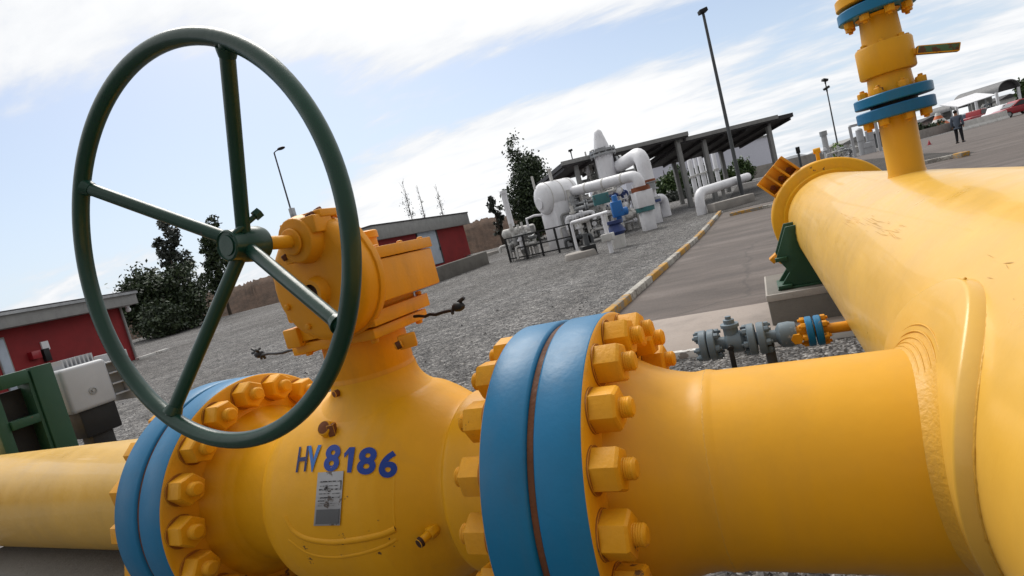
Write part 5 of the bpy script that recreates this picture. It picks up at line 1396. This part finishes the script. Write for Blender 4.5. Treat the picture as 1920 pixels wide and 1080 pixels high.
b = MB(); b.sphere(pp+Vector(V_(0, .015, 1.685)), .10*k, 14, 10, (.92, 1.05, .95)); b.build('hair', M['hair'], pr_)
for o_ in pr_.children: pass
pr_.rotation_euler = (0, 0, R(150))

# vehicles
def car(name, label, p, heading, paintm, Lc=4.3, Wc=1.75, Hc=1.45, pickup=False):
    t = thing(name, label, 'car' if not pickup else 'pickup truck', p)
    c, s = math.cos(heading), math.sin(heading); ex = Vector((c, s, 0)); ey = Vector((-s, c, 0)); P0 = Vector(p)
    low = [(-.5*Lc, .30), (-.5*Lc, .78*Hc*.75), (-.44*Lc, .62*Hc), (.30*Lc, .63*Hc), (.47*Lc, .52*Hc), (.5*Lc, .40*Hc), (.5*Lc, .30)]
    b = MB(); b.prism(low, P0-ey*Wc/2, ex, UP, ey, Wc); bd = b.build('body', paintm, t, bevel=.07, segs=3)
    cab = [(-.40*Lc, .61*Hc), (-.30*Lc, .97*Hc), (.06*Lc, Hc), (.24*Lc, .62*Hc)] if not pickup else [(-.08*Lc, .61*Hc), (-.05*Lc, Hc), (.14*Lc, Hc), (.28*Lc, .62*Hc)]
    b = MB(); b.prism(cab, P0-ey*Wc*.43, ex, UP, ey, Wc*.86); cb = b.build('cabin', paintm, t, bevel=.06, segs=3)
    gl = [(x*.93, z*.985-.02) for x, z in cab]
    b = MB(); b.prism([(cab[0][0]+.14, cab[0][1]+.06), (cab[1][0]+.07, cab[1][1]-.10), (cab[2][0]-.03, cab[2][1]-.10), (cab[3][0]-.18, cab[3][1]+.06)], P0-ey*(Wc*.43+.006), ex, UP, ey, Wc*.86+.012); b.build('side_window', M['glass'], cb)
    b = MB(); b.bar(P0+ex*(cab[3][0]-.03)+UP*(cab[3][1]+.07), P0+ex*(cab[2][0]+.04)+UP*(cab[2][1]-.07), Wc*.74, .03); b.build('windscreen', M['glass'], cb)
    for sx in (-.31, .31):
        for sy in (-1, 1):
            q = P0+ex*sx*Lc+ey*sy*(Wc/2-.09)+UP*.31; b = MB(); b.lathe(q-ey*.1, ey, [(0, .27), (.02, .31), (.18, .31), (.2, .27)], 20); w_ = b.build('wheel', M['tyre'], t)
            b = MB(); b.lathe(q+ey*sy*.095, ey*sy, [(0, .19), (.012, .18)], 16); b.build('rim', M['steel'], w_)
    for sy in (-1, 1):
        b = MB(); b.box(P0+ex*(.492*Lc)+ey*sy*Wc*.36+UP*.46*Hc, (.08, .3, .12), rz=heading); b.build('headlight', M['white'], t)
    return t
def far_ground(u, v, D): q = pd(u, v, D); return Vector((q.x, q.y, terrain(q.x, q.y)))
hd_r = math.atan2(rt.y, rt.x)
car('parked_car', 'red car parked at the right edge of the far yard', far_ground(1912, 218, 50), hd_r+R(170), M['redpaint'], 4.4, 1.75, 1.42)
car('parked_car', 'dark red pickup parked in front of the pale awning', far_ground(1829, 222, 62), hd_r+R(20), M['redpaint'], 4.6, 1.8, 1.6, True)
car('parked_car', 'black car parked between the red pickup and the white car', far_ground(1852, 218, 64), hd_r+R(60), M['black'], 4.2, 1.75, 1.5)
car('parked_car', 'small white car parked left of the red car', far_ground(1887, 224, 54), hd_r+R(15), M['white'], 4.0, 1.7, 1.4)
car('parked_car', 'blue grey car parked behind the standing person', far_ground(1808, 226, 64), hd_r+R(75), M['jacket'], 4.2, 1.75, 1.5)
# white barriers
for i in range(6):
    u = 1810+i*14.5; v = 248-i*4.4; q = far_ground(u, v, 46+i*.6)
    o = MB(); o.prism([(-.30, 0), (.30, 0), (.26, .12), (.11, .28), (.08, .75), (-.08, .75), (-.11, .28), (-.26, .12)], q-rt*.40, Vector((-rt.y, rt.x, 0)), UP, rt, .74)
    tag(o.build('traffic_barrier', M['offwhite'], None, bevel=.02), 'low white barrier in the far yard, number %s of the row from the person' % ['nearest', 'second', 'third', 'fourth', 'fifth', 'last'][i], 'barrier', 'white barriers in the far yard')
# vaulted sheds
M['vaultroof'] = paint('weathered_vault_sheet', (0.15, 0.15, 0.155), 0.6, 0.2, 0, bumpy=0.1)
def shed(label, u, v, D, span, hgt, length, ang, wallmat):
    p = far_ground(u, v, D); t = thing('vaulted_shed', label, 'shed', p); e1 = Vector((math.cos(ang), math.sin(ang), 0)); e2 = Vector((-e1.y, e1.x, 0))
    wz = hgt*.72; n = 16
    outer = [(span/2*math.cos(PI*i/n), wz+(hgt-wz)*math.sin(PI*i/n)) for i in range(n+1)]; inner = [(x*.95, wz+(z-wz)*.9) for x, z in outer]
    b = MB(); b.prism(outer+inner[::-1], p, e1, UP, e2, length); b.build('roof', M['vaultroof'], t, angle=20)
    b = MB(); b.prism([(x*.94, z-.06) for x, z in outer], p+e2*.5, e1, UP, e2, .15); b.build('end_arch', M['roofdark'], t)
    for s_ in (-1, 1):
        for f in (0.05, .5, .95):
            b = MB(); q = p+e1*s_*span*.48+e2*length*f; b.box(q+UP*wz/2, (.3, .3, wz)); b.build('column', M[wallmat], t)
    b = MB(); b.prism([(-span*.47, wz*.55), (span*.47, wz*.55), (span*.47, wz), (-span*.47, wz)], p+e2*length*.6, e1, UP, e2, .2); b.build('back_wall', M['fascia'], t)
    return t
shed('small grey vaulted shed with a dark arched end in the far yard', 1812, 222, 95, 3.0, 4.3, 6, hd_r+R(8), 'fascia')
shed('large vaulted shed with a dark arched mouth and white columns near the right edge', 1901, 214, 80, 3.9, 5.0, 7, hd_r+R(8), 'white')
aw = thing('awning', 'white sloping awning on thin posts in front of the far shed', 'awning', far_ground(1824, 222, 70))
p = far_ground(1820, 222, 72); b = MB(); b.box(p+UP*3.3, (5.0, 3.0, .10), rot=Matrix.Rotation(hd_r, 3, 'Z') @ Matrix.Rotation(R(-4), 3, 'Y') @ Matrix.Rotation(R(18), 3, 'X')); b.build('canopy', M['white'], aw)
b = MB()
for s_ in (-2.3, 0, 2.3): b = MB(); b.cyl(p+rt*s_, p+rt*s_+UP*3.1, .07, n=8); b.build('post', M['steel'], aw)
# banded marker tower
def utility_shed(label, u, v, D, w_, h_, d_, wall, roof):
    p = far_ground(u, v, D); t = thing('utility_shed', label, 'shed', p); rz = hd_r+R(12)
    b = MB(); b.box(p+UP*h_*.5, (w_, d_, h_), rz=rz); b.build('wall', M[wall], t)
    e1 = Vector((math.cos(rz), math.sin(rz), 0)); e2 = Vector((-e1.y, e1.x, 0))
    b = MB(); b.prism([(-w_*.56, h_), (w_*.56, h_), (w_*.56, h_+.15), (0, h_+.75), (-w_*.56, h_+.15)], p-e2*d_*.58, e1, UP, e2, d_*1.16); b.build('roof', M[roof], t)
    b = MB(); b.box(p-e2*(d_*.5+.02)+e1*w_*.15+UP*1.0, (.9, .06, 2.0), rz=rz); b.build('door', M['black'], t)
utility_shed('low dark roofed grey shed at the horizon behind the banded tower', 1730, 240, 96, 5.0, 2.2, 4, 'fascia', 'roofdark')
utility_shed('small dark roofed shed at the horizon between the awning and the vaulted sheds', 1872, 212, 98, 4.0, 2.6, 4, 'offwhite', 'roofdark')
utility_shed('dark roofed cabin at the horizon beside the silver tanks', 1676, 262, 90, 4.5, 2.3, 4, 'darksteel', 'roofdark')
utility_shed('low white walled hut at the horizon below the thin mast', 1590, 284, 96, 5.0, 2.0, 4, 'offwhite', 'fascia')
px_tree('hedge_tree', 'dark round tree at the horizon right of the standing person', 'tree', 1845, 218, 100, 34, 34, 'leaf_dark', 'round', n=900, ls=0.3, seed=51)
px_tree('hedge_tree', 'small dark tree at the horizon behind the silver tanks', 'tree', 1655, 266, 100, 24, 26, 'leaf_dark', 'round', n=700, ls=0.3, seed=52)
tw = thing('banded_tower', 'orange and white banded tapering tower in the far yard left of the person', 'tower', far_ground(1760, 226, 90))
p = far_ground(1760, 226, 90); ht = 36*90/FPX
for i in range(6):
    f0, f1 = i/6, (i+1)/6; w0 = 1.9*(1-f0)**1.3+.25; w1 = 1.9*(1-f1)**1.3+.25
    b = MB(); b.cyl(p+UP*ht*f0, p+UP*(ht*f1-.02), w0, w1, n=10); b.build('band', M['orange'] if i % 2 == 0 else M['offwhite'], tw)
cn_ = thing('traffic_cone', 'small red traffic cone on the far yard left of the person', 'cone', ground(1743, 272)); q = ground(1743, 272)
b = MB(); b.lathe(q, UP, [(0, .09), (.03, .085), (.25, .025), (.27, .0)], 14); b.build('cone', M['redpaint'], cn_); b = MB(); b.box(q+UP*.015, (.22, .22, .03)); b.build('base', M['redpaint'], cn_)
# silver tanks and frame
for i, (u, v, hp, wp, lb) in enumerate(((1618, 284, 46, 12, 'tall slim silver tank beside the portal frame'), (1636, 284, 44, 13, 'silver tank right of the portal frame'), (1628, 288, 22, 22, 'short wide silver tank below the slim ones'))):
    D = 52; p = far_ground(u, v, D); b = MB(); h_ = (pd(u, v-hp, D).z-p.z); r0 = wp*.5*D/FPX
    t = thing('storage_tank', lb, 'tank', p, 'silver tanks in the far yard'); b.lathe(p, UP, [(0, r0), (h_*.93, r0), (h_*.98, r0*.6), (h_, 0)], 20); b.build('shell', M['greybox'], t, angle=30)
    b = MB(); b.lathe(p+UP*h_*.5, UP, [(0, r0*1.05), (.08, r0*1.05)], 20); b.build('band', M['steel'], t)
D = 50; fr2 = thing('portal_frame', 'pale grey steel portal frame around the silver tanks', 'frame', far_ground(1612, 288, D))
b = MB(); q0 = far_ground(1603, 290, D); q1 = far_ground(1650, 276, D); zt = pd(1596, 237, D).z
b.box((q0.x, q0.y, (q0.z+zt)/2), (.22, .22, zt-q0.z)); b.box((q1.x, q1.y, (q1.z+zt)/2), (.22, .22, zt-q1.z)); b.bar((q0.x, q0.y, zt), (q1.x, q1.y, zt), .22, .22); b.build('frame', M['greybox'], fr2)
D = 58; p = far_ground(1552, 292, D); zt = pd(1544, 246, D).z; sk = thing('vent_stack', 'pale grey vent stack left of the thin floodlight mast', 'stack', p)
b = MB(); b.lathe(p, UP, [(0, .30), (zt-p.z, .26)], 16); b.build('pipe', M['greybox'], sk); b = MB(); b.lathe((p.x, p.y, zt-.5), UP, [(0, .36), (.5, .36)], 16); b.build('cap', M['steel'], sk)
rack('dark jumble of stacked equipment under the far vaulted shed', 1838, 196, 1895, 214, 76, 36, 48, ('black', 'darksteel', 'offwhite', 'jacket', 'steel', 'fascia'))
rack('far cluster of grey tanks and pipes below the thin mast', 1545, 276, 1605, 296, 54, 30, 47, ('greybox', 'steel', 'offwhite', 'greybox'))
D = 24; p = far_ground(1506, 330, D); zt = pd(1497, 276, D).z; bl = thing('marker_post', 'dark grey marker post with a small head behind the closure', 'post', p)
b = MB(); b.cyl(p, Vector((p.x, p.y, zt)), .05, n=10); b.build('post', M['darksteel'], bl); b = MB(); b.box((p.x, p.y, zt-.12), (.16, .12, .28)); b.build('head', M['black'], bl, bevel=.01)
# low boundary wall across the far yard
w0 = far_ground(1340, 345, 66); w1 = far_ground(1560, 296, 70); bw_ = thing('boundary_wall', 'long low grey boundary wall across the far yard behind the closure', 'wall', (w0+w1)/2)
b = MB(); b.bar(w0+UP*.6, w1+UP*.6, .2, 1.6); b.build('wall', M['concrete'], bw_)
w0 = far_ground(1690, 262, 62); w1 = far_ground(1800, 236, 66); bw_ = thing('boundary_wall', 'low grey boundary wall behind the traffic cone in the far yard', 'wall', (w0+w1)/2)
b = MB(); b.bar(w0+UP*.4, w1+UP*.4, .2, 1.2); b.build('wall', M['concrete'], bw_)
# kerb island in the yard
q0 = ground(1700, 316); q1 = ground(1812, 294); q2 = ground(1795, 296)
isl = thing('kerb_island', 'low kerb in the paved yard with a yellow painted end, right of the vent riser', 'kerb', q1)
b = MB(); b.bar(q0+UP*.05, q2+UP*.05, .2, .16); b.build('kerb', M['kerb_white'], isl, bevel=.02)
b = MB(); b.bar(q2+UP*.06, q1+UP*.06, .24, .18); b.build('painted_end', M['kerb_yellow'], isl, bevel=.02)
EXPOSURE = 0.24
BANKS = [(150, 420, 420, -0.45), (420, 320, 260, -0.28), (1560, 60, 300, -0.22), (60, 190, 200, 0.20), (1720, 120, 380, -0.10), (300, 600, 300, 0.25)]
DECKS = [((0, 205), (1450, -10), 0.06, (0.56, False)), ((560, 350), (1330, 95), 0.05, (0.50, True))]
# ================================================================== CAMERA, SKY, LIGHT
cam = bpy.data.cameras.new('camera'); co = bpy.data.objects.new('camera', cam); col.objects.link(co)
cam.sensor_width = 36; cam.lens = 36*FPX/1920; cam.clip_start = 0.02; cam.clip_end = 5000
mw = Matrix((RIGHT, -DOWN, -FWD)).transposed().to_4x4(); mw.translation = EYE; co.matrix_world = mw
scn.camera = co

SUN_AZ = math.atan2(0.75, -0.66)      # direction towards the sun, from +X
SUN_EL = R(52)
w = bpy.data.worlds.new('World'); scn.world = w; w.use_nodes = True; nt = w.node_tree
for n in list(nt.nodes): nt.nodes.remove(n)
outp = N(nt, 'ShaderNodeOutputWorld'); bg = N(nt, 'ShaderNodeBackground'); nt.links.new(bg.outputs[0], outp.inputs[0])
sky = N(nt, 'ShaderNodeTexSky', sky_type='NISHITA'); sky.sun_disc = False; sky.sun_elevation = SUN_EL; sky.sun_rotation = PI/2-SUN_AZ
sky.air_density = 1.0; sky.dust_density = 1.6; sky.ozone_density = 1.0
bg.inputs['Strength'].default_value = 0.108
tc = N(nt, 'ShaderNodeTexCoord'); D_ = tc.outputs['Generated']
sp = N(nt, 'ShaderNodeSeparateXYZ'); nt.links.new(D_, sp.inputs[0])
def mth(op, a, b_=None, clamp=False):
    n = N(nt, 'ShaderNodeMath', operation=op); n.use_clamp = clamp
    for i, v_ in enumerate((a, b_)):
        if v_ is None: continue
        if isinstance(v_, (int, float)): n.inputs[i].default_value = v_
        else: nt.links.new(v_, n.inputs[i])
    return n.outputs[0]
zc = mth('ADD', mth('MAXIMUM', sp.outputs[2], 0.0), 0.16)
cx = mth('DIVIDE', sp.outputs[0], zc); cy = mth('DIVIDE', sp.outputs[1], zc)
cmb = N(nt, 'ShaderNodeCombineXYZ'); nt.links.new(cx, cmb.inputs[0]); nt.links.new(cy, cmb.inputs[1])
mp = N(nt, 'ShaderNodeMapping'); mp.inputs['Rotation'].default_value = (0, 0, R(-38)); mp.inputs['Scale'].default_value = (0.62, 1.35, 1); nt.links.new(cmb.outputs[0], mp.inputs[0])
n1 = noise(nt, 1.5, 10, 0.58, mp.outputs[0], 0.35); n2 = noise(nt, 4.2, 8, 0.6, mp.outputs[0], 0.2)
dens = mth('ADD', mth('MULTIPLY', n1, 1.0), mth('MULTIPLY', n2, 0.75))
# banks of cloud and clear gaps, by compass bearing and height
def bank(u, v, rad, amp):
    global dens
    d = ray(u, v).normalized()
    n = N(nt, 'ShaderNodeVectorMath', operation='DOT_PRODUCT'); nt.links.new(D_, n.inputs[0]); n.inputs[1].default_value = d
    mr = N(nt, 'ShaderNodeMapRange', interpolation_type='SMOOTHSTEP'); mr.inputs[1].default_value = math.cos(rad/FPX); mr.inputs[2].default_value = 1.0
    mr.inputs[3].default_value = 0; mr.inputs[4].default_value = amp; nt.links.new(n.outputs['Value'], mr.inputs[0])
    dens = mth('ADD', dens, mr.outputs[0])
for a_ in BANKS: bank(*a_)
# straight-edged cloud decks: everything beyond a plane through the sky
def deck(p0, p1, w_, amp):
    global dens
    n_ = ray(*p0).cross(ray(*p1)).normalized()
    if n_.dot(UP) < 0: n_ = -n_
    if amp[1]: n_ = -n_
    n = N(nt, 'ShaderNodeVectorMath', operation='DOT_PRODUCT'); nt.links.new(D_, n.inputs[0]); n.inputs[1].default_value = n_
    mr = N(nt, 'ShaderNodeMapRange', interpolation_type='SMOOTHSTEP'); mr.inputs[1].default_value = -w_; mr.inputs[2].default_value = w_
    mr.inputs[3].default_value = 0; mr.inputs[4].default_value = amp[0]; nt.links.new(n.outputs['Value'], mr.inputs[0])
    dens = mth('ADD', dens, mr.outputs[0])
for a_ in DECKS: deck(*a_)
cm = N(nt, 'ShaderNodeMapRange', interpolation_type='SMOOTHSTEP'); cm.inputs[1].default_value = 0.87; cm.inputs[2].default_value = 1.24
nt.links.new(dens, cm.inputs[0])
cloudc = ramp(nt, mth('MULTIPLY', dens, 0.6), [(0.50, (5.9, 6.25, 6.8)), (0.66, (6.9, 7.05, 7.3)), (0.86, (8.2, 8.25, 8.3))])
# thin veil that lifts the blue, thicker towards the horizon
hz = N(nt, 'ShaderNodeMapRange', interpolation_type='SMOOTHSTEP'); hz.inputs[1].default_value = 0.42; hz.inputs[2].default_value = 0.0; hz.inputs[3].default_value = 0.14; hz.inputs[4].default_value = 0.72
nt.links.new(sp.outputs[2], hz.inputs[0])
blue = mixc(nt, hz.outputs[0], sky.outputs[0], (5.6, 6.5, 7.7))
skyc = mixc(nt, cm.outputs[0], blue, cloudc)
# the sky away from the sun is duller
dn = N(nt, 'ShaderNodeVectorMath', operation='DOT_PRODUCT'); nt.links.new(D_, dn.inputs[0]); dn.inputs[1].default_value = Vector((-0.55, 0.80, 0.25)).normalized()
dm = N(nt, 'ShaderNodeMapRange', interpolation_type='SMOOTHSTEP'); dm.inputs[1].default_value = -0.55; dm.inputs[2].default_value = 0.35; dm.inputs[3].default_value = 0.46; dm.inputs[4].default_value = 1.0
nt.links.new(dn.outputs['Value'], dm.inputs[0])
skyc = mixc(nt, 1.0, skyc, dm.outputs[0], 'MULTIPLY')
nt.links.new(skyc, bg.inputs[0])

sl = bpy.data.lights.new('sun', 'SUN'); sl.energy = 2.5; sl.angle = R(36); sl.color = (1.0, 0.96, 0.90)
so = bpy.data.objects.new('sun', sl); col.objects.link(so)
sdv = Vector((math.cos(SUN_AZ)*math.cos(SUN_EL), math.sin(SUN_AZ)*math.cos(SUN_EL), math.sin(SUN_EL)))
so.rotation_euler = (-sdv).to_track_quat('-Z', 'Y').to_euler(); so.location = (0, 0, 30)

scn.view_settings.view_transform = 'Standard'; scn.view_settings.look = 'None'; scn.view_settings.gamma = 1.0
scn.view_settings.exposure = EXPOSURE; scn.view_settings.use_curve_mapping = False
